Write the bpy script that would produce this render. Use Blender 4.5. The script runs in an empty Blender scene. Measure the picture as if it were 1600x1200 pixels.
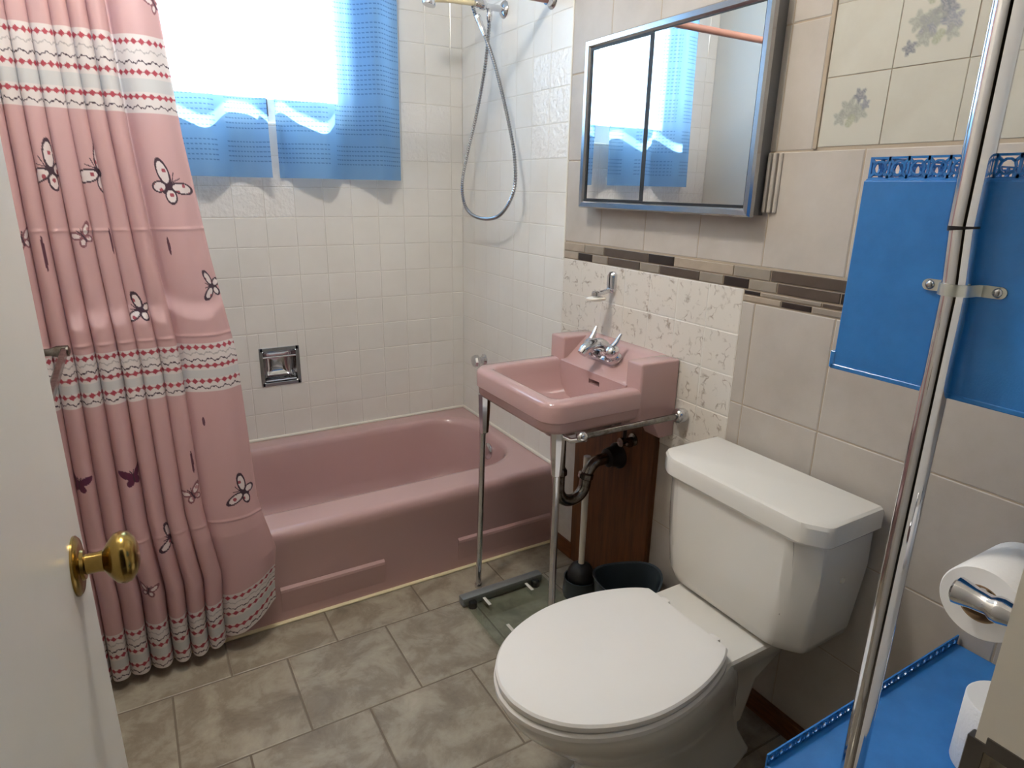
import bpy, bmesh, math, random
import numpy as np
from mathutils import Vector, Matrix

random.seed(7)
S = bpy.context.scene
COL = S.collection
PI = math.pi

# ------------------------------------------------------------------ camera
CAM = Vector((-1.2605, -2.5547, 1.3017))
YAW, PITCH, ROLL = 0.5373, -0.2974, 0.0184
fw = Vector((math.sin(YAW) * math.cos(PITCH), math.cos(YAW) * math.cos(PITCH), math.sin(PITCH)))
rt0 = Vector((math.cos(YAW), -math.sin(YAW), 0))
up0 = rt0.cross(fw)
rt = math.cos(ROLL) * rt0 + math.sin(ROLL) * up0
up = -math.sin(ROLL) * rt0 + math.cos(ROLL) * up0
cd = bpy.data.cameras.new('camera')
cam = bpy.data.objects.new('camera', cd)
COL.objects.link(cam)
cam.matrix_world = Matrix(((rt.x, up.x, -fw.x, CAM.x), (rt.y, up.y, -fw.y, CAM.y), (rt.z, up.z, -fw.z, CAM.z), (0, 0, 0, 1)))
cd.sensor_width = 36
cd.lens = 998.72 / 1600 * 36
cd.clip_start = 0.02
S.camera = cam

# ------------------------------------------------------------------ world, sun, exposure
W = bpy.data.worlds.new('sky')
S.world = W
W.use_nodes = True
bg = W.node_tree.nodes['Background']
bg.inputs['Color'].default_value = (0.88, 0.94, 1.0, 1)
bg.inputs['Strength'].default_value = 9.0
sd = bpy.data.lights.new('sun_offscreen', 'SUN')
sd.energy = 22
sd.angle = 0.009
sd.color = (1, 0.96, 0.9)
sun = bpy.data.objects.new('sun_offscreen', sd)
COL.objects.link(sun)
SUN_EL = math.radians(37.5)
sun.rotation_euler = Vector((-0.22 * math.cos(SUN_EL), -math.cos(SUN_EL), -math.sin(SUN_EL))).to_track_quat('-Z', 'Y').to_euler()
sun.location = (-0.8, 3, 4)
pd = bpy.data.lights.new('window_portal', 'AREA')
pd.shape = 'RECTANGLE'
pd.size = 0.80
pd.size_y = 0.70
pd.cycles.is_portal = True
po = bpy.data.objects.new('window_portal', pd)
COL.objects.link(po)
po.location = (-0.865, 0.16, 1.90)
po.rotation_euler = (-PI / 2, 0, 0)
S.view_settings.view_transform = 'Standard'
S.view_settings.look = 'None'
S.view_settings.gamma = 1
S.view_settings.use_curve_mapping = False
S.view_settings.exposure = 0.86

# ------------------------------------------------------------------ helpers
def lin(c):
    return tuple((v / 255 / 12.92 if v / 255 <= 0.04045 else ((v / 255 + 0.055) / 1.055) ** 2.4) for v in c)

def mat(name, rgb, rough=0.5, metal=0.0, spec=0.5, rgb2=None, scale=10.0, bump=0.0, bscale=40.0, coat=0.0, stretch=None, lo=0.35, hi=0.65, detail=6):
    m = bpy.data.materials.new(name)
    m.use_nodes = True
    nt = m.node_tree
    b = nt.nodes['Principled BSDF']
    b.inputs['Base Color'].default_value = (*lin(rgb), 1)
    b.inputs['Roughness'].default_value = rough
    b.inputs['Metallic'].default_value = metal
    b.inputs['Specular IOR Level'].default_value = spec
    b.inputs['Coat Weight'].default_value = coat
    tc = nt.nodes.new('ShaderNodeTexCoord')
    src = tc.outputs['Object']
    if stretch:
        mp = nt.nodes.new('ShaderNodeMapping')
        mp.inputs['Scale'].default_value = stretch
        nt.links.new(src, mp.inputs['Vector'])
        src = mp.outputs['Vector']
    if rgb2:
        n = nt.nodes.new('ShaderNodeTexNoise')
        n.inputs['Scale'].default_value = scale
        n.inputs['Detail'].default_value = detail
        n.inputs['Roughness'].default_value = 0.6
        r = nt.nodes.new('ShaderNodeValToRGB')
        r.color_ramp.elements[0].position = lo
        r.color_ramp.elements[1].position = hi
        r.color_ramp.elements[0].color = (*lin(rgb2), 1)
        r.color_ramp.elements[1].color = (*lin(rgb), 1)
        nt.links.new(src, n.inputs['Vector'])
        nt.links.new(n.outputs['Fac'], r.inputs['Fac'])
        nt.links.new(r.outputs['Color'], b.inputs['Base Color'])
    if bump:
        n2 = nt.nodes.new('ShaderNodeTexNoise')
        n2.inputs['Scale'].default_value = bscale
        n2.inputs['Detail'].default_value = 2
        bm_ = nt.nodes.new('ShaderNodeBump')
        bm_.inputs['Strength'].default_value = bump
        bm_.inputs['Distance'].default_value = 0.005 if bump >= 1 else 0.002
        nt.links.new(src, n2.inputs['Vector'])
        nt.links.new(n2.outputs['Fac'], bm_.inputs['Height'])
        nt.links.new(bm_.outputs['Normal'], b.inputs['Normal'])
    return m

def add_world_coords(m):
    """use world position so neighbouring tiles do not repeat the same pattern"""
    nt = m.node_tree
    g = nt.nodes.new('ShaderNodeNewGeometry')
    for n in nt.nodes:
        if n.type == 'TEX_COORD':
            for l in list(n.outputs['Object'].links):
                nt.links.new(g.outputs['Position'], l.to_socket)
    return m

M = {}
M['grout'] = mat('grout', (214, 209, 200), 0.8)
M['white_tile'] = add_world_coords(mat('white_tile', (232, 229, 223), 0.16, rgb2=(226, 222, 215), scale=4, bump=0.10, bscale=14))
M['emboss_tile'] = add_world_coords(mat('emboss_tile', (232, 229, 224), 0.14, bump=1.0, bscale=55))
M['beige_tile'] = add_world_coords(mat('beige_tile', (186, 178, 169), 0.42, rgb2=(176, 167, 157), scale=7, bump=0.06, bscale=300))
M['beige_grout'] = mat('beige_grout', (170, 155, 136), 0.95)
M['flower_tile'] = mat('flower_tile', (188, 184, 171), 0.35, rgb2=(181, 176, 162), scale=12)
M['pink'] = mat('pink_enamel', (188, 153, 151), 0.13, coat=0.4)
M['china'] = mat('white_china', (226, 222, 214), 0.12, coat=0.3)
M['seat_white'] = mat('white_seat_plastic', (236, 232, 227), 0.16)
M['chrome'] = mat('chrome', (215, 215, 218), 0.07, 1.0)
M['dull_chrome'] = mat('worn_chrome', (150, 146, 142), 0.22, 1.0, rgb2=(105, 98, 90), scale=60)
M['steel'] = mat('brushed_steel', (178, 180, 184), 0.18, 1.0)
M['tin'] = mat('zinc_strap', (205, 206, 198), 0.38, 1.0)
M['cab_side'] = mat('cabinet_grey_steel', (120, 120, 122), 0.45, 0.6)
M['black'] = mat('black_rubber', (22, 22, 24), 0.5)
M['dark_iron'] = mat('dark_pipe', (44, 40, 40), 0.4, 0.7)
M['brass'] = mat('aged_brass', (176, 148, 84), 0.2, 1.0, rgb2=(140, 112, 60), scale=18)
M['door_white'] = mat('door_paint', (240, 236, 228), 0.32, rgb2=(236, 231, 222), scale=3)
M['jamb_white'] = mat('jamb_paint', (244, 236, 220), 0.4)
M['wall_paint'] = mat('wall_paint', (224, 217, 204), 0.7)
M['hall_paint'] = mat('hall_dark_for_chrome', (96, 78, 60), 0.6, rgb2=(80, 62, 46), scale=6, stretch=(8, 8, 0.6))  # unseen hall walls, brown kept dark so the chrome mirrors dark stripes
M['ceil_paint'] = mat('ceiling_paint', (232, 230, 224), 0.9)
M['wood'] = mat('stained_plywood', (112, 66, 30), 0.55, rgb2=(76, 42, 18), scale=9, stretch=(6, 6, 0.6))
M['wood_base'] = mat('stained_baseboard', (116, 66, 30), 0.4, rgb2=(84, 44, 18), scale=14, stretch=(5, 1, 8))
M['patch'] = mat('white_plaster', (206, 198, 190), 0.8, rgb2=(194, 184, 176), scale=20)
M['blue'] = mat('blue_enamel', (46, 122, 196), 0.16, rgb2=(42, 115, 187), scale=30, bump=0.08, bscale=500)
M['paper'] = mat('toilet_paper', (238, 236, 234), 0.95, bump=0.5, bscale=220)
M['paper_end'] = mat('toilet_paper_end', (238, 236, 234), 0.95)
M['card'] = mat('cardboard_core', (150, 120, 88), 0.9)
M['slate_plastic'] = mat('slate_plastic', (58, 68, 76), 0.4)
M['dark_plastic'] = mat('dark_plastic', (34, 34, 36), 0.45)
M['white_plastic'] = mat('white_plastic', (224, 218, 206), 0.35)
M['soap'] = mat('soap', (236, 232, 222), 0.5)
M['rod'] = mat('rod_enamel', (176, 128, 116), 0.3)
M['strike'] = mat('strike_plate', (108, 102, 96), 0.4, 0.8)
M['scale_bar'] = mat('scale_bar', (128, 130, 130), 0.3, 0.3)
M['electrode'] = mat('electrode', (216, 210, 200), 0.4)
M['exterior'] = mat('unseen_soffit', (170, 165, 160), 0.8)
M['latch'] = mat('latch_bronze', (70, 70, 84), 0.4, 0.4)
M['lamp_metal'] = mat('lamp_metal', (220, 218, 212), 0.4)
M['cream_plastic'] = mat('cream_plastic', (232, 218, 180), 0.3)

MOS = [mat('mosaic_%s' % n, c, 0.28, rgb2=c2, scale=25) for n, c, c2 in [
    ('taupe', (168, 154, 138), (158, 144, 128)), ('grey', (146, 136, 124), (138, 128, 116)),
    ('umber', (84, 73, 65), (77, 66, 58)), ('black', (46, 37, 33), (40, 32, 29))]]

def floor_material():
    m = bpy.data.materials.new('slate_vinyl')
    m.use_nodes = True
    nt = m.node_tree
    b = nt.nodes['Principled BSDF']
    b.inputs['Roughness'].default_value = 0.42
    g = nt.nodes.new('ShaderNodeNewGeometry')
    oi = nt.nodes.new('ShaderNodeObjectInfo')
    ad = nt.nodes.new('ShaderNodeVectorMath'); ad.operation = 'MULTIPLY_ADD'
    ad.inputs[1].default_value = (1, 1, 1)
    cmb = nt.nodes.new('ShaderNodeCombineXYZ')
    ml = nt.nodes.new('ShaderNodeMath'); ml.operation = 'MULTIPLY'; ml.inputs[1].default_value = 17.0
    nt.links.new(oi.outputs['Random'], ml.inputs[0])
    nt.links.new(ml.outputs[0], cmb.inputs[2])
    nt.links.new(g.outputs['Position'], ad.inputs[0])
    nt.links.new(cmb.outputs[0], ad.inputs[2])
    n1 = nt.nodes.new('ShaderNodeTexNoise'); n1.inputs['Scale'].default_value = 9.5; n1.inputs['Detail'].default_value = 9; n1.inputs['Roughness'].default_value = 0.66; n1.inputs['Distortion'].default_value = 0.35
    nt.links.new(ad.outputs[0], n1.inputs['Vector'])
    r = nt.nodes.new('ShaderNodeValToRGB')
    el = r.color_ramp.elements
    el[0].position = 0.30; el[0].color = (*lin((118, 107, 92)), 1)
    el[1].position = 0.72; el[1].color = (*lin((178, 169, 152)), 1)
    e = el.new(0.47); e.color = (*lin((143, 132, 116)), 1)
    e = el.new(0.52); e.color = (*lin((155, 145, 128)), 1)
    nt.links.new(n1.outputs['Fac'], r.inputs['Fac'])
    nt.links.new(r.outputs['Color'], b.inputs['Base Color'])
    bu = nt.nodes.new('ShaderNodeBump'); bu.inputs['Strength'].default_value = 0.25; bu.inputs['Distance'].default_value = 0.003
    nt.links.new(n1.outputs['Fac'], bu.inputs['Height'])
    nt.links.new(bu.outputs['Normal'], b.inputs['Normal'])
    return m
M['floor'] = floor_material()
M['floor_grout'] = mat('floor_grout', (118, 106, 92), 0.8)

def marble_material():
    m = bpy.data.materials.new('veined_tile')
    m.use_nodes = True
    nt = m.node_tree
    b = nt.nodes['Principled BSDF']
    b.inputs['Roughness'].default_value = 0.22
    g = nt.nodes.new('ShaderNodeNewGeometry')
    n0 = nt.nodes.new('ShaderNodeTexNoise'); n0.inputs['Scale'].default_value = 18; n0.inputs['Detail'].default_value = 3
    nt.links.new(g.outputs['Position'], n0.inputs['Vector'])
    va = nt.nodes.new('ShaderNodeVectorMath'); va.operation = 'MULTIPLY_ADD'; va.inputs[1].default_value = (0.09, 0.09, 0.09)
    nt.links.new(n0.outputs['Color'], va.inputs[0]); nt.links.new(g.outputs['Position'], va.inputs[2])
    vo = nt.nodes.new('ShaderNodeTexVoronoi'); vo.feature = 'DISTANCE_TO_EDGE'; vo.inputs['Scale'].default_value = 30
    nt.links.new(va.outputs[0], vo.inputs['Vector'])
    r = nt.nodes.new('ShaderNodeValToRGB')
    r.color_ramp.elements[0].position = 0.0; r.color_ramp.elements[0].color = (1, 1, 1, 1)
    r.color_ramp.elements[1].position = 0.10; r.color_ramp.elements[1].color = (0, 0, 0, 1)
    nt.links.new(vo.outputs['Distance'], r.inputs['Fac'])
    n2 = nt.nodes.new('ShaderNodeTexNoise'); n2.inputs['Scale'].default_value = 34; n2.inputs['Detail'].default_value = 3
    nt.links.new(g.outputs['Position'], n2.inputs['Vector'])
    r2 = nt.nodes.new('ShaderNodeValToRGB')
    r2.color_ramp.elements[0].position = 0.50; r2.color_ramp.elements[0].color = (0, 0, 0, 1)
    r2.color_ramp.elements[1].position = 0.66; r2.color_ramp.elements[1].color = (1, 1, 1, 1)
    nt.links.new(n2.outputs['Fac'], r2.inputs['Fac'])
    mu = nt.nodes.new('ShaderNodeMath'); mu.operation = 'MULTIPLY'
    nt.links.new(r.outputs['Color'], mu.inputs[0]); nt.links.new(r2.outputs['Color'], mu.inputs[1])
    mx = nt.nodes.new('ShaderNodeMix'); mx.data_type = 'RGBA'
    mx.inputs['A'].default_value = (*lin((218, 211, 201)), 1)
    mx.inputs['B'].default_value = (*lin((158, 144, 130)), 1)
    nt.links.new(mu.outputs[0], mx.inputs['Factor'])
    nt.links.new(mx.outputs['Result'], b.inputs['Base Color'])
    return m
M['marble'] = marble_material()

def glass_material(name, col, rough=0.0):
    m = bpy.data.materials.new(name)
    m.use_nodes = True
    nt = m.node_tree
    nt.nodes.remove(nt.nodes['Principled BSDF'])
    out = nt.nodes['Material Output']
    t = nt.nodes.new('ShaderNodeBsdfTransparent'); t.inputs['Color'].default_value = (*col, 1)
    g = nt.nodes.new('ShaderNodeBsdfGlossy'); g.inputs['Roughness'].default_value = 0.02
    mx = nt.nodes.new('ShaderNodeMixShader'); mx.inputs[0].default_value = 0.06
    nt.links.new(t.outputs[0], mx.inputs[1]); nt.links.new(g.outputs[0], mx.inputs[2])
    nt.links.new(mx.outputs[0], out.inputs['Surface'])
    return m
M['pane'] = glass_material('window_glass', (0.95, 0.98, 0.97))
M['scale_glass'] = glass_material('scale_glass', (0.86, 0.90, 0.87))
mm = mat('mirror_glass', (238, 240, 240), 0.01, 1.0)
M['mirror'] = mm

def lampmat(name, col, e):
    m = bpy.data.materials.new(name); m.use_nodes = True
    b = m.node_tree.nodes['Principled BSDF']
    b.inputs['Base Color'].default_value = (0.9, 0.9, 0.88, 1)
    b.inputs['Emission Color'].default_value = (*col, 1)
    b.inputs['Emission Strength'].default_value = e
    return m

def setp(o, label=None, cat=None, group=None, kind=None):
    if label: o['label'] = label
    if cat: o['category'] = cat
    if group: o['group'] = group
    if kind: o['kind'] = kind
    return o

def thing(name, loc, label, cat, group=None):
    o = bpy.data.objects.new(name, None)
    o.empty_display_size = 0.05
    COL.objects.link(o)
    o.location = loc
    return setp(o, label, cat, group)

def attach(o, parent):
    if parent is not None:
        o.parent = parent
        # meshes are modelled in world coordinates; only the Empties carry a location
        o.matrix_parent_inverse = Matrix.Translation(-parent.location) if parent.type == 'EMPTY' else Matrix.Identity(4)
    return o

def obj(name, bm, m, parent=None, smooth=None):
    me = bpy.data.meshes.new(name)
    bmesh.ops.recalc_face_normals(bm, faces=bm.faces)
    if smooth is not None:
        for f in bm.faces: f.smooth = True
        for e in bm.edges:
            if len(e.link_faces) == 2:
                try:
                    e.smooth = e.calc_face_angle() < math.radians(smooth)
                except ValueError:
                    pass
    bm.to_mesh(me); bm.free()
    me.materials.append(m if not isinstance(m, str) else M[m])
    o = bpy.data.objects.new(name, me)
    COL.objects.link(o)
    return attach(o, parent)

def B(): return bmesh.new()

def box(bm, x0, x1, y0, y1, z0, z1, bev=0.0, seg=2):
    r = bmesh.ops.create_cube(bm, size=1)
    vs = r['verts']
    for v in vs:
        v.co = Vector(((x0 + x1) / 2 + v.co.x * (x1 - x0), (y0 + y1) / 2 + v.co.y * (y1 - y0), (z0 + z1) / 2 + v.co.z * (z1 - z0)))
    if bev:
        es = list({e for v in vs for e in v.link_edges})
        bmesh.ops.bevel(bm, geom=es, offset=bev, segments=seg, affect='EDGES', profile=0.5)
    return bm

def loft(bm, rings, cap0=True, cap1=True, closed=True):
    vr = [[bm.verts.new(p) for p in r] for r in rings]
    n = len(vr[0])
    for a, b in zip(vr[:-1], vr[1:]):
        for i in range(n if closed else n - 1):
            j = (i + 1) % n
            try: bm.faces.new((a[i], a[j], b[j], b[i]))
            except ValueError: pass
    if cap0: bm.faces.new(list(reversed(vr[0])))
    if cap1: bm.faces.new(vr[-1])
    return bm

def frame(d):
    d = Vector(d).normalized()
    a = Vector((0, 0, 1)) if abs(d.z) < 0.9 else Vector((1, 0, 0))
    u = d.cross(a).normalized()
    return d, u, d.cross(u).normalized()

def tube(bm, pts, r, seg=12, cap=True):
    pts = [Vector(p) for p in pts]
    n = len(pts)
    rr = r if isinstance(r, (list, tuple)) else [r] * n
    d, u, v = frame(pts[1] - pts[0])
    rings = []
    for i, p in enumerate(pts):
        if i == 0: t = pts[1] - pts[0]
        elif i == n - 1: t = pts[-1] - pts[-2]
        else: t = (pts[i + 1] - p).normalized() + (p - pts[i - 1]).normalized()
        t.normalize()
        u = (u - t * u.dot(t)).normalized()
        v = t.cross(u)
        rings.append([p + (u * math.cos(2 * PI * k / seg) + v * math.sin(2 * PI * k / seg)) * rr[i] for k in range(seg)])
    return loft(bm, rings, cap, cap)

def lathe(bm, o, d, prof, seg=24, sx=1.0, sy=1.0):
    """prof: list of (radius, height along d)"""
    o = Vector(o); d, u, v = frame(d)
    rings = [[o + d * h + (u * math.cos(2 * PI * k / seg) * sx + v * math.sin(2 * PI * k / seg) * sy) * max(r, 1e-5) for k in range(seg)] for r, h in prof]
    return loft(bm, rings)

def rrect(x0, x1, y0, y1, r, z, k=8):
    if not isinstance(r, (list, tuple)): r = [r] * 4
    out = []
    for (cx, cy, a0, rr) in ((x1 - r[0], y1 - r[0], 0, r[0]), (x0 + r[1], y1 - r[1], 90, r[1]), (x0 + r[2], y0 + r[2], 180, r[2]), (x1 - r[3], y0 + r[3], 270, r[3])):
        for i in range(k + 1):
            a = math.radians(a0 + 90 * i / k)
            out.append(Vector((cx + rr * math.cos(a), cy + rr * math.sin(a), z)))
    return out

def catmull(P, n=6, closed=False):
    P = [Vector(p) for p in P]
    out = []
    N = len(P)
    for i in range(N if closed else N - 1):
        p0 = P[(i - 1) % N] if (closed or i > 0) else P[0]
        p1 = P[i]; p2 = P[(i + 1) % N]
        p3 = P[(i + 2) % N] if (closed or i + 2 < N) else P[-1]
        for k in range(n):
            t = k / n
            out.append(0.5 * ((2 * p1) + (p2 - p0) * t + (2 * p0 - 5 * p1 + 4 * p2 - p3) * t * t + (3 * p1 - p0 - 3 * p2 + p3) * t ** 3))
    if not closed: out.append(P[-1])
    return out

# ------------------------------------------------------------------ tiles
TM = {}
def tile_mesh(orient, w, h, m, thk, bev, proud):
    key = (orient, round(w, 4), round(h, 4), m.name, thk, bev, proud)
    if key in TM: return TM[key]
    a, b = w / 2, h / 2
    lv = [(a, b, -thk), (a, b, proud - bev * 0.6), (a - bev, b - bev, proud)]
    P = []
    for (x, y, n) in lv:
        P += [(-x, -y, n), (x, -y, n), (x, y, n), (-x, y, n)]
    if orient == 'back': V = [(p[0], -p[2], p[1]) for p in P]
    elif orient == 'right': V = [(-p[2], -p[0], p[1]) for p in P]
    else: V = [(p[0], p[1], p[2]) for p in P]
    F = [(8, 9, 10, 11)]
    for l in (0, 4):
        for i in range(4):
            j = (i + 1) % 4
            F.append((l + i, l + j, l + 4 + j, l + 4 + i))
    me = bpy.data.meshes.new('tile')
    me.from_pydata(V, [], F)
    me.materials.append(m)
    TM[key] = me
    return me

def tile(name, parent, orient, u0, u1, v0, v1, m, gap=0.0016, thk=0.004, bev=0.0018, plane=0.0, proud=0.0):
    if u1 - u0 < 0.006 or v1 - v0 < 0.006: return None
    me = tile_mesh(orient, u1 - u0 - gap, v1 - v0 - gap, m, thk, bev, proud)
    o = bpy.data.objects.new(name, me)
    COL.objects.link(o)
    cu, cv = (u0 + u1) / 2, (v0 + v1) / 2
    o.location = {'back': (cu, plane, cv), 'right': (plane, cu, cv), 'floor': (cu, cv, plane)}[orient]
    o.parent = parent
    return o

def clip_rects(rects, hole):
    hx0, hx1, hz0, hz1 = hole
    out = []
    for (a, b, c, d) in rects:
        if b <= hx0 or a >= hx1 or d <= hz0 or c >= hz1:
            out.append((a, b, c, d)); continue
        if a < hx0: out.append((a, hx0, c, d))
        if b > hx1: out.append((hx1, b, c, d))
        m0, m1 = max(a, hx0), min(b, hx1)
        if c < hz0: out.append((m0, m1, c, hz0))
        if d > hz1: out.append((m0, m1, hz1, d))
    return out

def wall_boxes(orient, n0, n1, us, vs, holes):
    """box cells of a wall between breaks us/vs, skipping the holes; all faces outside the holes"""
    bm = B()
    for a, b in zip(us[:-1], us[1:]):
        for c, d in zip(vs[:-1], vs[1:]):
            cu, cv = (a + b) / 2, (c + d) / 2
            if any(h[0] < cu < h[1] and h[2] < cv < h[3] for h in holes): continue
            if orient == 'y': box(bm, a, b, n0, n1, c, d)
            else: box(bm, n0, n1, a, b, c, d)
    return bm

CEIL = 2.40
RIM = 0.318
T = 0.108
XL = -1.52           # left wall
YF = -2.40           # entry wall, room side
YF2 = -2.52          # entry wall, hall side

# ------------------------------------------------------------------ shell
floor = setp(obj('floor', box(B(), -2.4, 0.3, -3.7, 0.12, -0.1, -0.0012), 'floor_grout'), kind='structure')
ceiling = setp(obj('ceiling', box(B(), -2.4, 0.3, -3.7, 0.15, CEIL, CEIL + 0.1), 'ceil_paint'), kind='structure')
WIN = (-1.26, -0.47, 1.50, 2.22)
DISH = (-0.876, -0.732, 0.541, 0.687)
wall_back = setp(obj('wall_back', wall_boxes('y', 0.0012, 0.15, [-1.64, WIN[0], DISH[0], DISH[1], WIN[1], 0.12],
    [0, DISH[2], DISH[3], WIN[2], WIN[3], CEIL], [WIN, DISH]), 'grout'), kind='structure')
wall_right = setp(obj('wall_right', box(B(), 0.0012, 0.12, -2.52, 0.0, 0, CEIL), 'beige_grout'), kind='structure')
wall_left = setp(obj('wall_left', box(B(), XL - 0.12, XL, -2.52, 0.0, 0, CEIL), 'wall_paint'), kind='structure')
DO = (-1.425, -0.735, 0.0, 2.04)     # door opening
wall_front = setp(obj('wall_front', wall_boxes('y', YF2, YF, [XL, DO[0] - 0.02, DO[1] + 0.02, 0.0], [0, 2.06, CEIL], [(DO[0] - 0.02, DO[1] + 0.02, 0, 2.06)]), 'wall_paint'), kind='structure')
# hall behind the doorway
hall = B()
box(hall, -2.4, -2.3, -3.7, -2.52, 0, CEIL)
box(hall, 0.2, 0.3, -3.7, -2.52, 0, CEIL)
box(hall, -2.4, 0.3, -3.8, -3.7, 0, CEIL)
box(hall, -2.4, XL - 0.12, -2.52, -2.42, 0, CEIL)
box(hall, 0.12, 0.3, -2.52, -2.42, 0, CEIL)
setp(obj('wall_hall', hall, 'hall_paint'), kind='structure')

# ---- floor tiles
FT = 0.2935
rows = [-0.925 - FT * k for k in range(-1, 7)]
for ri, yt in enumerate(rows):
    y1 = min(yt + 0.0, 0)
    off = -0.437 if ri % 2 == 1 else -0.5835
    y0 = yt - FT
    # row 1 (index 0) is the one against the tub: between -0.925 and -0.6315 -> clipped at the apron
    yb1 = min(yt, -0.755)
    if yb1 - y0 < 0.02: continue
    x = off + FT * 3
    while x > -1.6:
        a, b = max(x - FT, XL), min(x, 0.0)
        yy0 = max(y0, -2.40)
        if b - a > 0.01 and yb1 - yy0 > 0.01:
            tile('floor_tile', floor, 'floor', a, b, yy0, yb1, M['floor'], gap=0.005, thk=0.006, bev=0.002)
        x -= FT

# ---- back wall tiles
rects = []
xj = -0.053
cols = [0.0] + [xj - T * k for k in range(0, 15)]
cols = [c for c in cols if c > XL] + [XL]
zr = [RIM + T * k for k in range(0, 20)]
zr = [z for z in zr if z < CEIL] + [CEIL]
for k, (z0, z1) in enumerate(zip(zr[:-1], zr[1:])):
    for b, a in zip(cols[:-1], cols[1:]):
        rs = clip_rects(clip_rects([(a, b, z0, z1)], WIN), DISH)
        emb = (k in (8, 9) and a < -0.75) or (k in (10, 11) and -0.42 < a < -0.15)
        for r in rs:
            tile('wall_tile', wall_back, 'back', *r, M['emboss_tile'] if emb else M['white_tile'])
# white cove strip where the tub meets the tiles
setp(obj('trim_1', tube(B(), [(XL + 0.002, -0.002, RIM + 0.002), (-0.006, -0.002, RIM + 0.002), (-0.002, -0.006, RIM + 0.002), (-0.002, -0.762, RIM + 0.002)], 0.007, 8), 'white_plastic'), kind='structure')

# ---- right wall tiles
YT = -0.765
ycol = [-T * k for k in range(0, 8)]
ycol = [y for y in ycol if y > YT + 0.01] + [YT]
for k, (z0, z1) in enumerate(zip(zr[:-1], zr[1:])):
    for b, a in zip(ycol[:-1], ycol[1:]):
        emb = k in (10, 11, 12) and a < -0.6
        tile('wall_tile', wall_right, 'right', a, b, z0, z1, M['emboss_tile'] if emb else M['white_tile'])
obj('grout_bed', box(B(), 0.0007, 0.003, YT, 0.0, RIM, CEIL), 'grout', wall_right)
obj('grout_bed', box(B(), 0.0007, 0.003, -1.517, YT, 0.60, 1.08), 'grout', wall_right)
# veined splash tiles behind the basin
YM = -1.517
ym = [YT] + [YM + T * k for k in range(6, -1, -1)]
zm = [1.080, 0.968, 0.860, 0.752, 0.644, 0.60]
for z1, z0 in zip(zm[:-1], zm[1:]):
    for b, a in zip(ym[:-1], ym[1:]):
        tile('veined_tile', wall_right, 'right', a, b, z0, z1, M['marble'])
# beige tiles above the mosaic, then the narrow column and large tiles below
yb = [YT, -0.954, -1.153, -1.357, -1.559, -1.765, -1.968, -2.171, -2.374, -2.4]
for z0, z1 in ((1.136, 1.388), (1.388, 1.640), (1.640, 1.892), (1.892, 2.144), (2.144, 2.40)):
    for b, a in zip(yb[:-1], yb[1:]):
        if z0 > 1.3 and a < -1.6:
            if b > -1.648: tile('beige_tile', wall_right, 'right', -1.648, b, z0, z1, M['beige_tile'], gap=0.003)
            continue
        tile('beige_tile', wall_right, 'right', a, b, z0, z1, M['beige_tile'], gap=0.003)
yl = [YM, -1.555, -1.762, -1.968, -2.171, -2.374, -2.4]
for z1, z0 in ((1.0515, 0.798), (0.798, 0.546), (0.546, 0.294), (0.294, 0.055)):
    for b, a in zip(yl[:-1], yl[1:]):
        tile('beige_tile', wall_right, 'right', a, b, z0, z1, M['beige_tile'], gap=0.003)
for z1, z0 in ((0.60, 0.35), (0.35, 0.055)):
    tile('beige_tile', wall_right, 'right', YM, -1.285, z0, z1, M['beige_tile'], gap=0.003)
# mosaic strips
def mosaic(z0, z1, joints, cols_):
    for (b, a), c in zip(zip(joints[:-1], joints[1:]), cols_):
        tile('mosaic_tile', wall_right, 'right', a, b, z0, z1, MOS[c], gap=0.0035, bev=0.001, proud=0.0015)
mosaic(1.1065, 1.134, [YT, -0.88, -0.978, -1.176, -1.279, -1.482, -1.589, -1.83, -1.93, -2.05, -2.25, -2.4], [0, 1, 2, 3, 0, 1, 2, 0, 3, 1, 2])
mosaic(1.081, 1.1065, [YT, -0.846, -0.921, -0.998, -1.145, -1.226, -1.374, -1.453, -1.531, -1.61, -1.765, -1.84, -2.0, -2.1, -2.3, -2.4], [0, 3, 1, 2, 1, 2, 1, 3, 1, 2, 3, 1, 2, 0, 3])
mosaic(1.0685, 1.080, [-1.520, -1.567, -1.726, -1.86, -2.0, -2.2, -2.4], [3, 1, 2, 1, 3, 0])
mosaic(1.0525, 1.0685, [-1.520, -1.626, -1.704, -1.84, -1.95, -2.1, -2.4], [0, 3, 1, 2, 0, 1])

# flower tiles: a dense grid with the printed sprays as a colour attribute
def attr_material(name, rough, trans=False):
    m = bpy.data.materials.new(name); m.use_nodes = True
    nt = m.node_tree; b = nt.nodes['Principled BSDF']
    b.inputs['Roughness'].default_value = rough
    a = nt.nodes.new('ShaderNodeAttribute'); a.attribute_name = 'print'
    nt.links.new(a.outputs['Color'], b.inputs['Base Color'])
    return m
M['flower_print'] = attr_material('flower_print', 0.35)
def set_print(me, col):
    ca = me.color_attributes.new('print', 'FLOAT_COLOR', 'POINT')
    ca.data.foreach_set('color', np.concatenate([col, np.ones((len(col), 1))], 1).astype(np.float32).ravel())

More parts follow.
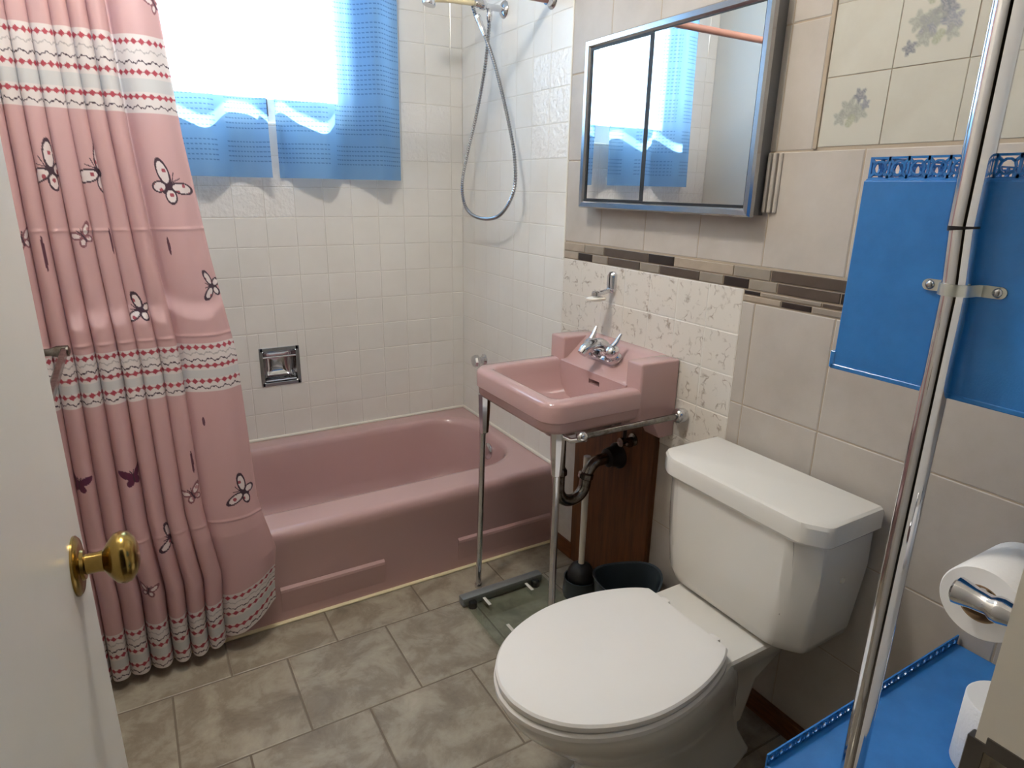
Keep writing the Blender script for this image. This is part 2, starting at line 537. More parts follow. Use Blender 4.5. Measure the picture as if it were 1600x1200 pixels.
def flower_tile(parent, u0, u1, v0, v1, blobs):
    n = 56
    g = 0.0012
    us = np.linspace(u0 + g, u1 - g, n); vs = np.linspace(v0 + g, v1 - g, n)
    U, V = np.meshgrid(us, vs)
    base = np.array(lin((186, 182, 169)))
    c = np.tile(base, (n * n, 1))
    rng = np.random.RandomState(5)
    for (bu, bv, r, kind) in blobs:
        dx, dy = (U - bu).ravel(), (V - bv).ravel()
        ang = np.arctan2(dy, dx); d = np.hypot(dx, dy)
        petals = 5 if kind != 'leaf' else 2
        rad = 1.2 * r * (0.80 + 0.20 * np.cos(petals * ang + bu * 90))
        a = np.clip((rad - d) / (r * 0.22), 0, 1) * 0.9
        cc = {'blue': (118, 121, 132), 'grey': (140, 141, 132), 'dark': (92, 96, 110), 'leaf': (146, 148, 124)}[kind]
        a = a * (0.6 + 0.4 * np.sin(ang * petals * 2 + 1) ** 2)
        c = c * (1 - a[:, None]) + np.array(lin(cc)) * a[:, None]
    verts = np.stack([np.full(n * n, -0.0002), U.ravel(), V.ravel()], 1)
    faces = []
    for j in range(n - 1):
        for i in range(n - 1):
            k = j * n + i
            faces.append((k, k + n, k + n + 1, k + 1))
    nv = n * n
    back = [(0.004, us[0], vs[0]), (0.004, us[-1], vs[0]), (0.004, us[-1], vs[-1]), (0.004, us[0], vs[-1])]
    vlist = verts.tolist() + back
    cr = [0, n - 1, nv - 1, nv - n]
    edges = [list(range(0, n)), [n - 1 + k * n for k in range(n)], [nv - 1 - k for k in range(n)], [nv - n - k * n for k in range(n)]]
    for q in range(4):
        faces.append(tuple(edges[q]) + (nv + (q + 1) % 4, nv + q))
    me = bpy.data.meshes.new('flower_tile')
    me.from_pydata(vlist, [], faces)
    set_print(me, np.concatenate([c, np.tile(base, (4, 1))]))
    me.materials.append(M['flower_print'])
    o = bpy.data.objects.new('flower_tile', me); COL.objects.link(o); o.parent = parent
    o['label'] = 'cream wall tile printed with a grey blue flower spray'
    return o
FS = 0.1315
yf = [-1.658 - FS * k for k in range(0, 7)]
yf = [y for y in yf if y > -2.39] + [-2.4]
zf = [1.393 + FS * k for k in range(0, 9)]
zf = [z for z in zf if z < 2.39] + [2.40]
for zi, (z0, z1) in enumerate(zip(zf[:-1], zf[1:])):
    for yi, (b, a) in enumerate(zip(yf[:-1], yf[1:])):
        if (zi, yi) == (0, 0):
            flower_tile(wall_right, a, b, z0, z1, [(-1.735, 1.485, 0.014, 'dark'), (-1.715, 1.463, 0.019, 'grey'), (-1.738, 1.455, 0.018, 'grey'), (-1.70, 1.447, 0.015, 'grey'), (-1.748, 1.468, 0.010, 'blue'), (-1.722, 1.44, 0.012, 'leaf')])
        elif (zi, yi) == (1, 1):
            flower_tile(wall_right, a, b, z0, z1, [(-1.845, 1.59, 0.022, 'blue'), (-1.824, 1.597, 0.018, 'grey'), (-1.868, 1.612, 0.02, 'dark'), (-1.882, 1.588, 0.018, 'blue'), (-1.884, 1.570, 0.014, 'grey'), (-1.838, 1.568, 0.016, 'grey'), (-1.815, 1.555, 0.013, 'dark'), (-1.862, 1.566, 0.012, 'leaf'), (-1.838, 1.63, 0.01, 'leaf'), (-1.852, 1.60, 0.017, 'grey')])
        else:
            tile('cream_tile', wall_right, 'right', a, b, z0, z1, M['flower_tile'], gap=0.0010, bev=0.001)
setp(obj('trim_2', box(B(), -0.003, 0.004, -1.6575, -1.6485, 1.39, CEIL, 0.001, 1), 'beige_grout'), kind='structure')
# thin bullnose edges beside the cabinet
for k, (ya, yc, xx) in enumerate(((-1.556, -1.549, -0.014), (-1.568, -1.559, -0.010), (-1.580, -1.571, -0.006))):
    o = obj('edge_trim', box(B(), xx, 0.003, ya, yc, 1.258, 1.386, 0.002, 1), 'beige_tile', wall_right)
setp(obj('trim_3', box(B(), -0.0025, 0.003, YT - 0.004, YT + 0.003, 1.08, CEIL, 0.001, 1), 'white_plastic'), kind='structure')

# ---- under the basin: plywood board, bare plaster patch, base strip
bd = setp(obj('trim_4', box(B(), -0.010, 0.002, -1.285, -0.893, 0.0, 0.70, 0.001, 1), 'wood'), kind='structure')
bd['label'] = 'brown stained plywood board on the wall under the pink basin'
obj('nailing_strip', box(B(), -0.017, -0.009, -1.283, -1.228, 0.0, 0.695, 0.001, 1), 'wood', bd)
ps = setp(obj('trim_5', box(B(), -0.004, 0.002, -0.897, -0.768, 0.0, 0.605), 'patch'), kind='structure')
setp(obj('baseboard_1', box(B(), -0.013, 0.0, -0.90, -0.768, 0.0, 0.062, 0.002, 1), 'wood_base'), kind='structure')
setp(obj('baseboard_right', box(B(), -0.013, 0.002, -2.398, -1.285, 0.0, 0.056, 0.003, 2), 'wood_base'), kind='structure')

# ------------------------------------------------------------------ window
win = bpy.data.objects.new('window_1', None); COL.objects.link(win); win.location = ((WIN[0] + WIN[1]) / 2, 0.08, WIN[2])
setp(win, 'white window high over the tub behind sheer blue curtains', None, None, 'structure')
fr = B()
RT = 1.595
box(fr, WIN[0], WIN[0] + 0.035, 0.03, 0.13, WIN[2], WIN[3], 0.003, 1)
box(fr, WIN[1] - 0.035, WIN[1], 0.03, 0.13, WIN[2], WIN[3], 0.003, 1)
box(fr, WIN[0], WIN[1], 0.03, 0.13, WIN[3] - 0.035, WIN[3], 0.003, 1)
obj('window_frame', fr, 'jamb_white', win)
obj('bottom_rail', box(B(), WIN[0], WIN[1], 0.05, 0.12, WIN[2], RT, 0.003, 1), 'jamb_white', win)
obj('window_sill', box(B(), WIN[0], WIN[1], 0.0, 0.06, WIN[2] - 0.0, WIN[2] + 0.012, 0.003, 1), 'jamb_white', win)
obj('glass_pane', box(B(), WIN[0] + 0.03, WIN[1] - 0.03, 0.083, 0.087, RT - 0.01, WIN[3] - 0.03), 'pane', win)
la = obj('latch', box(B(), -0.792, -0.762, 0.02, 0.052, 1.530, 1.592, 0.004, 1), 'latch', win)
setp(obj('unseen_eave', box(B(), -2.2, 0.6, 0.15, 1.055, 2.40, 2.44), 'exterior'), kind='structure')  # unseen eave, depth set to leave a thin sun strip on the sheers

def fabric(name, body, line, trans, transp, wave_scale):
    m = bpy.data.materials.new(name); m.use_nodes = True
    nt = m.node_tree
    nt.nodes.remove(nt.nodes['Principled BSDF'])
    out = nt.nodes['Material Output']
    uv = nt.nodes.new('ShaderNodeAttribute'); uv.attribute_name = 'weave'
    a1 = nt.nodes.new('ShaderNodeMath'); a1.operation = 'GREATER_THAN'; a1.inputs[1].default_value = 0.5
    nt.links.new(uv.outputs['Fac'], a1.inputs[0])
    mx = nt.nodes.new('ShaderNodeMix'); mx.data_type = 'RGBA'
    mx.inputs['A'].default_value = (*lin(body), 1); mx.inputs['B'].default_value = (*lin(line), 1)
    nt.links.new(uv.outputs['Fac'], mx.inputs['Factor'])
    d = nt.nodes.new('ShaderNodeBsdfDiffuse'); t = nt.nodes.new('ShaderNodeBsdfTranslucent'); tr = nt.nodes.new('ShaderNodeBsdfTransparent')
    nt.links.new(mx.outputs['Result'], d.inputs['Color']); nt.links.new(mx.outputs['Result'], t.inputs['Color'])
    tr.inputs['Color'].default_value = (0.82, 0.92, 1.0, 1)
    m1 = nt.nodes.new('ShaderNodeMixShader'); m1.inputs[0].default_value = trans
    m2 = nt.nodes.new('ShaderNodeMixShader')
    nt.links.new(d.outputs[0], m1.inputs[1]); nt.links.new(t.outputs[0], m1.inputs[2])
    sb = nt.nodes.new('ShaderNodeMath'); sb.operation = 'MULTIPLY_ADD'; sb.inputs[1].default_value = -transp * 0.8; sb.inputs[2].default_value = transp
    nt.links.new(uv.outputs['Fac'], sb.inputs[0])
    nt.links.new(sb.outputs[0], m2.inputs[0])
    nt.links.new(m1.outputs[0], m2.inputs[1]); nt.links.new(tr.outputs[0], m2.inputs[2])
    nt.links.new(m2.outputs[0], out.inputs['Surface'])
    return m
M['sheer'] = fabric('sheer_blue', (140, 188, 234), (50, 84, 140), 0.55, 0.19, 1)

def grid_mesh(name, P, fac=None, col=None, m=None, parent=None):
    """P: (nv, nu, 3) array"""
    nv, nu = P.shape[:2]
    me = bpy.data.meshes.new(name)
    idx = np.arange(nv * nu).reshape(nv, nu)
    F = np.stack([idx[:-1, :-1], idx[:-1, 1:], idx[1:, 1:], idx[1:, :-1]], -1).reshape(-1, 4)
    me.vertices.add(nv * nu); me.vertices.foreach_set('co', P.astype(np.float32).ravel())
    me.loops.add(F.size); me.loops.foreach_set('vertex_index', F.astype(np.int32).ravel())
    me.polygons.add(len(F)); me.polygons.foreach_set('loop_start', np.arange(0, F.size, 4, dtype=np.int32))
    me.polygons.foreach_set('loop_total', np.full(len(F), 4, np.int32))
    me.polygons.foreach_set('use_smooth', np.ones(len(F), bool))
    me.update(calc_edges=True); me.validate()
    if fac is not None:
        a = me.attributes.new('weave', 'FLOAT', 'POINT'); a.data.foreach_set('value', fac.astype(np.float32).ravel())
    if col is not None: set_print(me, col.reshape(-1, 3))
    me.materials.append(m)
    o = bpy.data.objects.new(name, me); COL.objects.link(o)
    return attach(o, parent)

def sheer_panel(x0, x1, z0, z1, ph, nf, label):
    nu, nv = 260, 300
    s = np.linspace(0, 1, nu)[None, :]; z = np.linspace(z1, z0, nv)[:, None]
    x = x0 + (x1 - x0) * s + 0 * z
    dn = np.clip((z1 - z) / (z1 - z0), 0, 1)
    y = -0.060 + (0.030 + 0.012 * dn) * np.sin(2 * PI * nf * s + ph + 0.5 * dn) + 0.008 * np.sin(2 * PI * nf * 2.3 * s + ph)
    P = np.stack([x + 0.006 * np.cos(2 * PI * nf * s + ph), y + 0 * z, z + 0 * s], -1)
    per = 0.0155
    zz = z - z0
    ln = np.abs(((zz / per) % 1) - 0.5) < 0.09
    dash = np.sin(s * (x1 - x0) * 2 * PI / 0.011) > -0.55
    hem = (zz > 0.045)
    blank = np.sin(s * (x1 - x0) * 2 * PI / 0.28 + ph) > -0.93
    f = (ln & dash & hem & blank).astype(float) * 0.75
    o = grid_mesh('window_curtain', P, fac=f, m=M['sheer'])
    return setp(o, label, 'curtain')
sheer_panel(-1.36, -0.782, 1.322, 2.27, 1.6, 2.3, 'sheer blue window curtain panel hanging behind the pink shower curtain')
sheer_panel(-0.755, -0.295, 1.322, 2.27, 0.4, 2.0, 'sheer blue window curtain panel nearest the hanging shower hose')
cr = thing('curtain_rod', (-0.82, -0.04, 2.28), 'thin white curtain rod above the window', 'curtain rod')
obj('rod', tube(B(), [(-1.42, -0.05, 2.275), (-0.24, -0.05, 2.275)], 0.007, 10), 'white_plastic', cr)
for x in (-1.41, -0.25):
    obj('bracket', box(B(), x - 0.006, x + 0.006, -0.055, 0.001, 2.268, 2.282, 0.001, 1), 'white_plastic', cr)

# ------------------------------------------------------------------ door and jamb
KN = Vector((-1.359, -1.768, 0.886))
DA = math.radians(4.0)
du = Vector((math.sin(DA), math.cos(DA), 0)); dn_ = Vector((math.cos(DA), -math.sin(DA), 0))
door = bpy.data.objects.new('door_1', None); COL.objects.link(door)
setp(door, 'white painted flush door standing open against the left wall', None, None, 'structure')
edge = KN + du * 0.060
hinge = edge - du * 0.70
door.location = (hinge.x, hinge.y, 0)
def oriented_box(bm, o, u, n, l0, l1, n0, n1, z0, z1, bev=0.0):
    s = len(bm.verts)
    r = bmesh.ops.create_cube(bm, size=1)
    vs = r['verts']
    if bev:
        for v in vs:
            v.co = Vector((v.co.x * (l1 - l0), v.co.y * (n1 - n0), v.co.z * (z1 - z0)))
        es = list({e for v in vs for e in v.link_edges})
        rb = bmesh.ops.bevel(bm, geom=es, offset=bev, segments=2, affect='EDGES', profile=0.5)
        bm.verts.ensure_lookup_table()
        vs = [v for v in bm.verts[s:]]
        for v in vs:
            c = v.co
            v.co = Vector((o.x, o.y, 0)) + u * ((l0 + l1) / 2 + c.x) + n * ((n0 + n1) / 2 + c.y) + Vector((0, 0, (z0 + z1) / 2 + c.z))
    else:
        for v in vs:
            c = v.co
            v.co = Vector((o.x, o.y, 0)) + u * ((l0 + l1) / 2 + c.x * (l1 - l0)) + n * ((n0 + n1) / 2 + c.y * (n1 - n0)) + Vector((0, 0, (z0 + z1) / 2 + c.z * (z1 - z0)))
    return bm
obj('door_leaf', oriented_box(B(), hinge, du, dn_, 0, 0.70, -0.035, 0, 0.012, 2.03, 0.002), 'door_white', door)
kb = obj('doorknob', lathe(B(), KN, dn_, [(0.012, 0.003), (0.0115, 0.022), (0.0125, 0.027), (0.020, 0.032), (0.0285, 0.039), (0.0305, 0.046), (0.0285, 0.053), (0.021, 0.059), (0.012, 0.062), (0.004, 0.063)], 32), 'brass', door, 40)
obj('rosette', lathe(B(), KN, dn_, [(0.034, 0.0), (0.034, 0.002), (0.031, 0.0045), (0.018, 0.006), (0.0165, 0.009), (0.0125, 0.010), (0.004, 0.010)], 32), 'brass', kb, 40)
for z in (0.25, 1.05, 1.80):
    obj('hinge', lathe(B(), (hinge.x + dn_.x * 0.004, hinge.y, z), (0, 0, 1), [(0.006, 0), (0.006, 0.09)], 10), 'brass', door, 40)

jb = B()
LH = (YF - 0.024, YF - 0.006, 0.858, 0.886)        # latch hole
for (ya, yc, za, zb) in ((YF2 - 0.005, YF + 0.002, 0, LH[2]), (YF2 - 0.005, YF + 0.002, LH[3], 2.06), (YF2 - 0.005, LH[0], LH[2], LH[3]), (LH[1], YF + 0.002, LH[2], LH[3])):
    box(jb, DO[1], DO[1] + 0.02, ya, yc, za, zb)
box(jb, DO[0] - 0.02, DO[0], YF2 - 0.005, YF + 0.002, 0, 2.06, 0.003, 2)
box(jb, DO[0], DO[1], YF2 - 0.005, YF + 0.002, 2.04, 2.06, 0.002, 1)
jamb = setp(obj('trim_7', jb, 'jamb_white'), kind='structure')
jamb['label'] = 'white painted door jamb around the doorway'
sp = B()
for (ya, yc, za, zb) in ((YF - 0.045, LH[0], 0.845, 0.900), (LH[0], LH[1], LH[3], 0.900), (LH[0], LH[1], 0.845, LH[2]), (LH[1], YF + 0.006, 0.852, 0.893)):
    box(sp, DO[1] - 0.0015, DO[1] + 0.001, ya, yc, za, zb)
box(sp, DO[1] - 0.001, DO[1] + 0.010, YF + 0.002, YF + 0.007, 0.852, 0.893, 0.001, 1)
stp = obj('strike_plate', sp, 'strike', jamb)

# ------------------------------------------------------------------ bathtub
tub = thing('bathtub', (-0.76, -0.38, 0), 'pink enamel bathtub built into the tiled alcove under the window', 'bathtub')
tb = B()
k = 10
YA = -0.765
rings = []
rings.append(rrect(XL + 0.001, -0.001, YA + 0.006, -0.001, 0.004, 0.0, k))
rings.append(rrect(XL + 0.001, -0.001, YA + 0.004, -0.001, 0.004, 0.255, k))
rings.append(rrect(XL + 0.001, -0.001, YA, -0.001, 0.004, 0.272, k))
for a in (0, 25, 50, 75, 90):
    a_ = math.radians(a)
    rings.append(rrect(XL + 0.001, -0.001, YA + 0.026 * (1 - math.cos(a_)), -0.001, 0.004, RIM - 0.028 + 0.026 * math.sin(a_), k))
def inner(ins, z, r):
    return rrect(XL + 0.10 + ins * 1.6, -0.050 - ins * 1.15, -0.635 + ins, -0.092 - ins * 0.7, r, z, k)
rings.append(inner(-0.02, RIM, (0.17, 0.12, 0.12, 0.20)))
rings.append(inner(-0.006, RIM - 0.002, (0.165, 0.12, 0.12, 0.19)))
rings.append(inner(0.004, RIM - 0.010, (0.16, 0.12, 0.12, 0.185)))
rings.append(inner(0.010, RIM - 0.028, (0.16, 0.12, 0.12, 0.18)))
rings.append(inner(0.026, 0.20, (0.16, 0.12, 0.12, 0.17)))
rings.append(inner(0.040, 0.11, (0.15, 0.12, 0.12, 0.16)))
rings.append(inner(0.056, 0.065, (0.14, 0.11, 0.11, 0.14)))
rings.append(inner(0.085, 0.045, (0.12, 0.10, 0.10, 0.12)))
rings.append(inner(0.13, 0.040, (0.09, 0.08, 0.08, 0.09)))
loft(tb, rings)
obj('tub_shell', tb, 'pink', tub, 50)
# embossed ledges along the apron
for (xa, xb) in ((-0.40, -0.012), (-1.0, -0.67)):
    r0 = [(xa, YA + 0.008, 0.128), (xa, YA - 0.003, 0.118), (xa, YA - 0.004, 0.110), (xa, YA + 0.008, 0.02)]
    r1 = [(xb, p[1], p[2]) for p in r0]
    obj('apron_panel', loft(B(), [[Vector(p) for p in r0], [Vector(p) for p in r1]]), 'pink', tub)
ov = obj('overflow_plate', lathe(B(), (-0.071, -0.375, 0.245), (-1, 0, 0.15), [(0.034, 0.0), (0.034, 0.004), (0.029, 0.009), (0.010, 0.011), (0.001, 0.011)], 24), 'chrome', tub, 40)
# caulk line at the floor
setp(obj('trim_8', box(B(), -1.5, -0.002, YA - 0.006, YA + 0.008, 0.0, 0.007, 0.002, 1), 'cream_plastic'), kind='structure')

# tub valve handle, soap dish, shower
vh = thing('tub_faucet_handle', (0, -0.21, 0.595), 'round chrome tub faucet handle on white tile behind the basin', 'faucet handle')
obj('flange', lathe(B(), (0.001, -0.205, 0.592), (-1, 0, 0), [(0.026, 0.0), (0.026, 0.004), (0.016, 0.012), (0.013, 0.030), (0.002, 0.030)], 20), 'chrome', vh, 40)
obj('knob', lathe(B(), (-0.028, -0.205, 0.592), (-1, 0, 0), [(0.010, 0.0), (0.026, 0.005), (0.028, 0.016), (0.024, 0.026), (0.010, 0.030), (0.001, 0.030)], 8), 'chrome', vh, 20)

sdx = thing('soap_dish', (-0.804, 0.0, 0.614), 'recessed chrome soap dish set into the white tiles above the tub', 'soap dish')
d0 = B()
x0, x1, z0, z1 = DISH
for (a, b, c, d) in ((x0 - 0.004, x0 + 0.010, z0 - 0.004, z1 + 0.004), (x1 - 0.010, x1 + 0.004, z0 - 0.004, z1 + 0.004), (x0, x1, z0 - 0.004, z0 + 0.010), (x0, x1, z1 - 0.010, z1 + 0.004)):
    box(d0, a, b, -0.004, 0.004, c, d, 0.001, 1)
obj('dish_frame', d0, 'steel', sdx)
d1 = B()
nn = 12
rg = []
for (ins, yy) in ((0.008, 0.0), (0.012, 0.02), (0.016, 0.04), (0.03, 0.055), (0.05, 0.060)):
    rg.append([Vector((p.x, yy, p.y)) for p in rrect(x0 + ins, x1 - ins, z0 + ins, z1 - ins, 0.012, 0, 4)])
loft(d1, rg, cap0=False)
obj('dish_bowl', d1, 'chrome', sdx, 50)
obj('grab_bar', tube(B(), [(x0 + 0.006, 0.004, 0.652), (x1 - 0.006, 0.004, 0.652)], 0.0045, 10), 'chrome', sdx, 60)
obj('soap_lip', box(B(), x0 + 0.012, x1 - 0.012, -0.002, 0.045, 0.553, 0.560, 0.002, 1), 'chrome', sdx)

sh = thing('shower_fitting', (0, -0.338, 1.905), 'chrome shower arm with round wall flange above the hose', 'shower arm')
obj('flange', lathe(B(), (0.001, -0.338, 1.905), (-1, 0, 0), [(0.030, 0.0), (0.029, 0.003), (0.022, 0.010), (0.012, 0.014), (0.002, 0.014)], 24), 'chrome', sh, 40)
obj('pipe', tube(B(), [(-0.004, -0.338, 1.905), (-0.06, -0.338, 1.905), (-0.085, -0.338, 1.906)], [0.0105, 0.0105, 0.0115], 14), 'chrome', sh, 50)
obj('diverter', lathe(B(), (-0.075, -0.338, 1.906), (-1, 0, 0.1), [(0.012, 0), (0.016, 0.004), (0.016, 0.022), (0.013, 0.026), (0.013, 0.036), (0.010, 0.040), (0.001, 0.040)], 16), 'chrome', sh, 40)
hp = [(-0.060, -0.338, 1.893), (-0.060, -0.337, 1.86), (-0.062, -0.333, 1.80), (-0.068, -0.318, 1.70), (-0.076, -0.272, 1.56), (-0.082, -0.205, 1.42), (-0.085, -0.168, 1.31),
      (-0.085, -0.200, 1.225), (-0.083, -0.310, 1.190), (-0.080, -0.460, 1.205), (-0.077, -0.555, 1.290), (-0.075, -0.555, 1.40), (-0.075, -0.500, 1.54), (-0.078, -0.420, 1.70), (-0.085, -0.352, 1.81), (-0.10, -0.320, 1.865), (-0.118, -0.312, 1.925), (-0.125, -0.312, 1.96)]
hpts = catmull(hp, 14)
# resample evenly for the ribs
cum = [0]
for a, b in zip(hpts[:-1], hpts[1:]): cum.append(cum[-1] + (b - a).length)
N = 420
rs, rr_ = [], []
j = 0
for i in range(N):
    d = cum[-1] * i / (N - 1)
    while j < len(cum) - 2 and cum[j + 1] < d: j += 1
    t = (d - cum[j]) / max(1e-9, cum[j + 1] - cum[j])
    rs.append(hpts[j].lerp(hpts[j + 1], min(1, t)))
    rr_.append(0.0072 if i % 2 == 0 else 0.0050)
hose = thing('shower_hose', (-0.08, -0.35, 1.19), 'flexible ribbed chrome shower hose hanging in a long loop', 'hose')
obj('hose_tube', tube(B(), rs, rr_, 10), 'steel', hose, 20)
obj('nut', lathe(B(), (-0.060, -0.338, 1.860), (0, 0, 1), [(0.0075, 0), (0.010, 0.006), (0.010, 0.032), (0.007, 0.040), (0.001, 0.04)], 14), 'chrome', hose, 40)
obj('nut', lathe(B(), tuple(hp[14]), Vector(hp[16]) - Vector(hp[14]), [(0.0075, 0), (0.0095, 0.02), (0.0095, 0.05), (0.011, 0.055), (0.011, 0.07), (0.001, 0.07)], 14), 'chrome', hose, 40)
hs = thing('hand_shower', (-0.2, -0.31, 1.93), 'cream hand shower lying in its chrome holder beside the arm', 'shower head')
obj('handle', tube(B(), [(-0.110, -0.316, 1.914), (-0.20, -0.300, 1.914), (-0.262, -0.288, 1.912)], [0.009, 0.008, 0.010], 14), 'cream_plastic', hs, 50)
obj('spray_head', lathe(B(), (-0.262, -0.288, 1.915), (-0.25, 0, -1), [(0.006, 0), (0.020, 0.006), (0.024, 0.018), (0.022, 0.024), (0.001, 0.024)], 20), 'chrome', hs, 40)

# shower rod and shower curtain
RY, RZ = -0.645, 1.872
sr = thing('shower_rod', (-0.76, RY, RZ), 'dusty pink shower curtain rod across the tub alcove', 'shower rod')
obj('rod', tube(B(), [(XL + 0.004, RY, RZ), (-0.004, RY, RZ)], 0.0125, 16), 'rod', sr, 50)
for x, d in ((0.0, -1), (XL, 1)):
    obj('rod_flange', lathe(B(), (x + (0.001 if d < 0 else -0.001), RY, RZ), (d, 0, 0), [(0.028, 0), (0.027, 0.004), (0.019, 0.010), (0.017, 0.024), (0.002, 0.024)], 20), 'chrome', sr, 40)

def shower_curtain():
    z1, z0 = 1.835, 0.03
    nu, nv = 620, 860
    s = np.linspace(0, 1, nu)[None, :]
    tz = np.linspace(0, 1, nv)[:, None]
    z = z1 + (z0 - z1) * tz                      # fabric height
    ez = np.array([0.0, 0.122, 0.247, 0.459, 0.872, 1.122, 1.413, 1.707, 1.9])
    ex = np.array([-1.022, -1.018, -1.006, -1.040, -1.047, -1.080, -1.108, -1.124, -1.13])
    xr = np.interp(z, ez, ex)
    xl = -1.495
    # unequal pleats: right quarter stays flat
    ph = np.interp(s, [0, 0.11, 0.20, 0.30, 0.41, 0.50, 0.60, 0.70, 1.0], [0, 1, 2, 3, 4, 5, 6, 7, 8]) * PI
    flat = np.interp(s, [0, 0.68, 0.74, 1.0], [1, 1, 0.75, 0.75])
    low = np.clip((0.9 - z) / 0.9, 0, 1)
    amp = (0.034 + 0.014 * low) * flat
    ph2 = ph + 0.22 * np.sin(z * 2.1 + 1) * np.minimum(1, (1 - s) * 4) + 0.25 * low * np.sin(s * 9) * np.minimum(1, (1 - s) * 4)
    w = 1.25 * np.sqrt(np.sin(ph2) ** 2 + 0.02) - 0.85 + 0.10 * np.sin(2.3 * ph2 + 3 * z)
    x = xl + (xr - xl) * s - 0.008 * np.sin(2 * ph2) * flat * np.minimum(1, s * 12) * np.minimum(1, (1 - s) * 8)
    cy = -0.655 - 0.165 * np.clip((1.87 - z) / 1.5, 0, 1)
    y = cy - amp * w - 0.006 * low
    for zz in (1.19, 0.925, 0.42):      # storage creases pressed into the vinyl
        y = y - 0.0022 * np.exp(-((z - zz) / 0.0035) ** 2)
    y = np.where(z < 0.36, np.minimum(y, -0.772), y)
    lift = np.interp(s, [0, 0.6, 0.8, 1.0], [0.0, 0.01, 0.035, 0.095]) * np.clip((0.42 - z) / 0.35, 0, 1)
    Z = z + lift
    P = np.stack([x + 0 * z, y + 0 * s, Z], -1)
    # ---------------- printed pattern in cloth coordinates
    r0 = int(np.argmin(np.abs(z[:, 0] - 0.85)))
    arc = np.concatenate([[0], np.cumsum(np.hypot(np.diff(P[r0, :, 0]), np.diff(P[r0, :, 1])))])
    fs = arc[None, :] * np.ones_like(z)                  # metres of cloth
    fz = z * np.ones_like(s)
    pink = np.array(lin((208, 168, 166))); white = np.array(lin((226, 216, 212)))
    col = np.tile(pink, (nv, nu, 1)).reshape(nv, nu, 3)
    def mixc(mask, c):
        nonlocal col
        mask = np.clip(mask, 0, 1)[..., None]
        col = col * (1 - mask) + np.array(lin(c)) * mask
    red = (176, 70, 82)
    ink = (70, 50, 62)
    clen = fs
    for (b0, b1) in ((1.455, 1.625), (0.780, 0.906), (0.030, 0.172)):
        h = b1 - b0
        inb = ((fz > b0) & (fz < b1)).astype(float)
        mixc(inb, (226, 216, 212))
        f = (b1 - fz) / h
        mixc(inb * ((f > 0.55) & (f < 0.72)), (208, 206, 204))
        pitch = 0.0180
        u = (clen / pitch) % 1 - 0.5
        for fc in (0.085, 0.47, 0.785):
            dz = (f - fc) * h
            d = np.abs(u) * pitch / 0.0084 + np.abs(dz) / 0.0072
            mixc((d < 1).astype(float), red)
            mixc(((np.abs(dz) < 0.0016) & (inb > 0)).astype(float) * 0.8, red)
        for fc, c, am in ((0.21, (150, 140, 140), 0.6), (0.345, ink, 1), (0.92, ink, 1)):
            zc = fc * h + 0.0030 * np.sin(clen * 2 * PI / 0.030) + 0.0012 * np.sin(clen * 2 * PI / 0.011)
            mixc((np.abs((b1 - fz) - zc) < 0.0016).astype(float) * inb * am, c)
    def rot(dx, dz, a):
        return dx * math.cos(a) + dz * math.sin(a), -dx * math.sin(a) + dz * math.cos(a)
    def wing(cx, cz, ox, oz, rx, rz, a, kind, tilt, sc):
        ca, sa = math.cos(tilt), math.sin(tilt)
        px = cx + (ox * ca - oz * sa) * sc; pz = cz + (ox * sa + oz * ca) * sc
        dx, dz = rot(fs - px, fz - pz, a + tilt)
        q = np.sqrt((dx / (rx * sc)) ** 2 + (dz / (rz * sc)) ** 2)
        if kind == 'solid':
            mixc((q < 1.25).astype(float), (98, 44, 70)); return
        lw = 0.0019 / (min(rx, rz) * sc)
        mixc((q < 1).astype(float) * 0.85, (232, 222, 218))
        chk = (np.sin(dx * 2 * PI / 0.034 + px * 50) * np.sin(dz * 2 * PI / 0.034 + 1) > 0.62) & (q < 0.85)
        mixc(chk.astype(float), (168, 82, 92) if kind == 'big' else (196, 150, 150))
        mixc((np.abs(q - 1) < lw).astype(float), ink if kind == 'big' else (140, 92, 98))
    def butterfly(cx, cz, sc, tilt, kind):
        wing(cx, cz, -0.031, 0.022, 0.0145, 0.033, 0.95, kind, tilt, sc)
        wing(cx, cz, 0.031, 0.022, 0.0145, 0.033, -0.95, kind, tilt, sc)
        wing(cx, cz, -0.018, -0.017, 0.0135, 0.019, -0.75, kind, tilt, sc)
        wing(cx, cz, 0.018, -0.017, 0.0135, 0.019, 0.75, kind, tilt, sc)
        dx, dz = rot(fs - cx, fz - cz, tilt)
        body = (np.abs(dx) < 0.0022 * sc + 0.0008) & (dz > -0.024 * sc) & (dz < 0.016 * sc)
        mixc(body.astype(float), ink)
        ant = (np.abs(np.abs(dx) - (dz - 0.016 * sc) * 0.45) < 0.0012) & (dz > 0.016 * sc) & (dz < 0.040 * sc)
        mixc(ant.astype(float), ink)
    def u_of(x, zz):      # x as hung -> metres of cloth
        r_ = int(np.argmin(np.abs(z[:, 0] - zz)))
        return float(np.interp(x, np.maximum.accumulate(P[r_, :, 0]), arc))
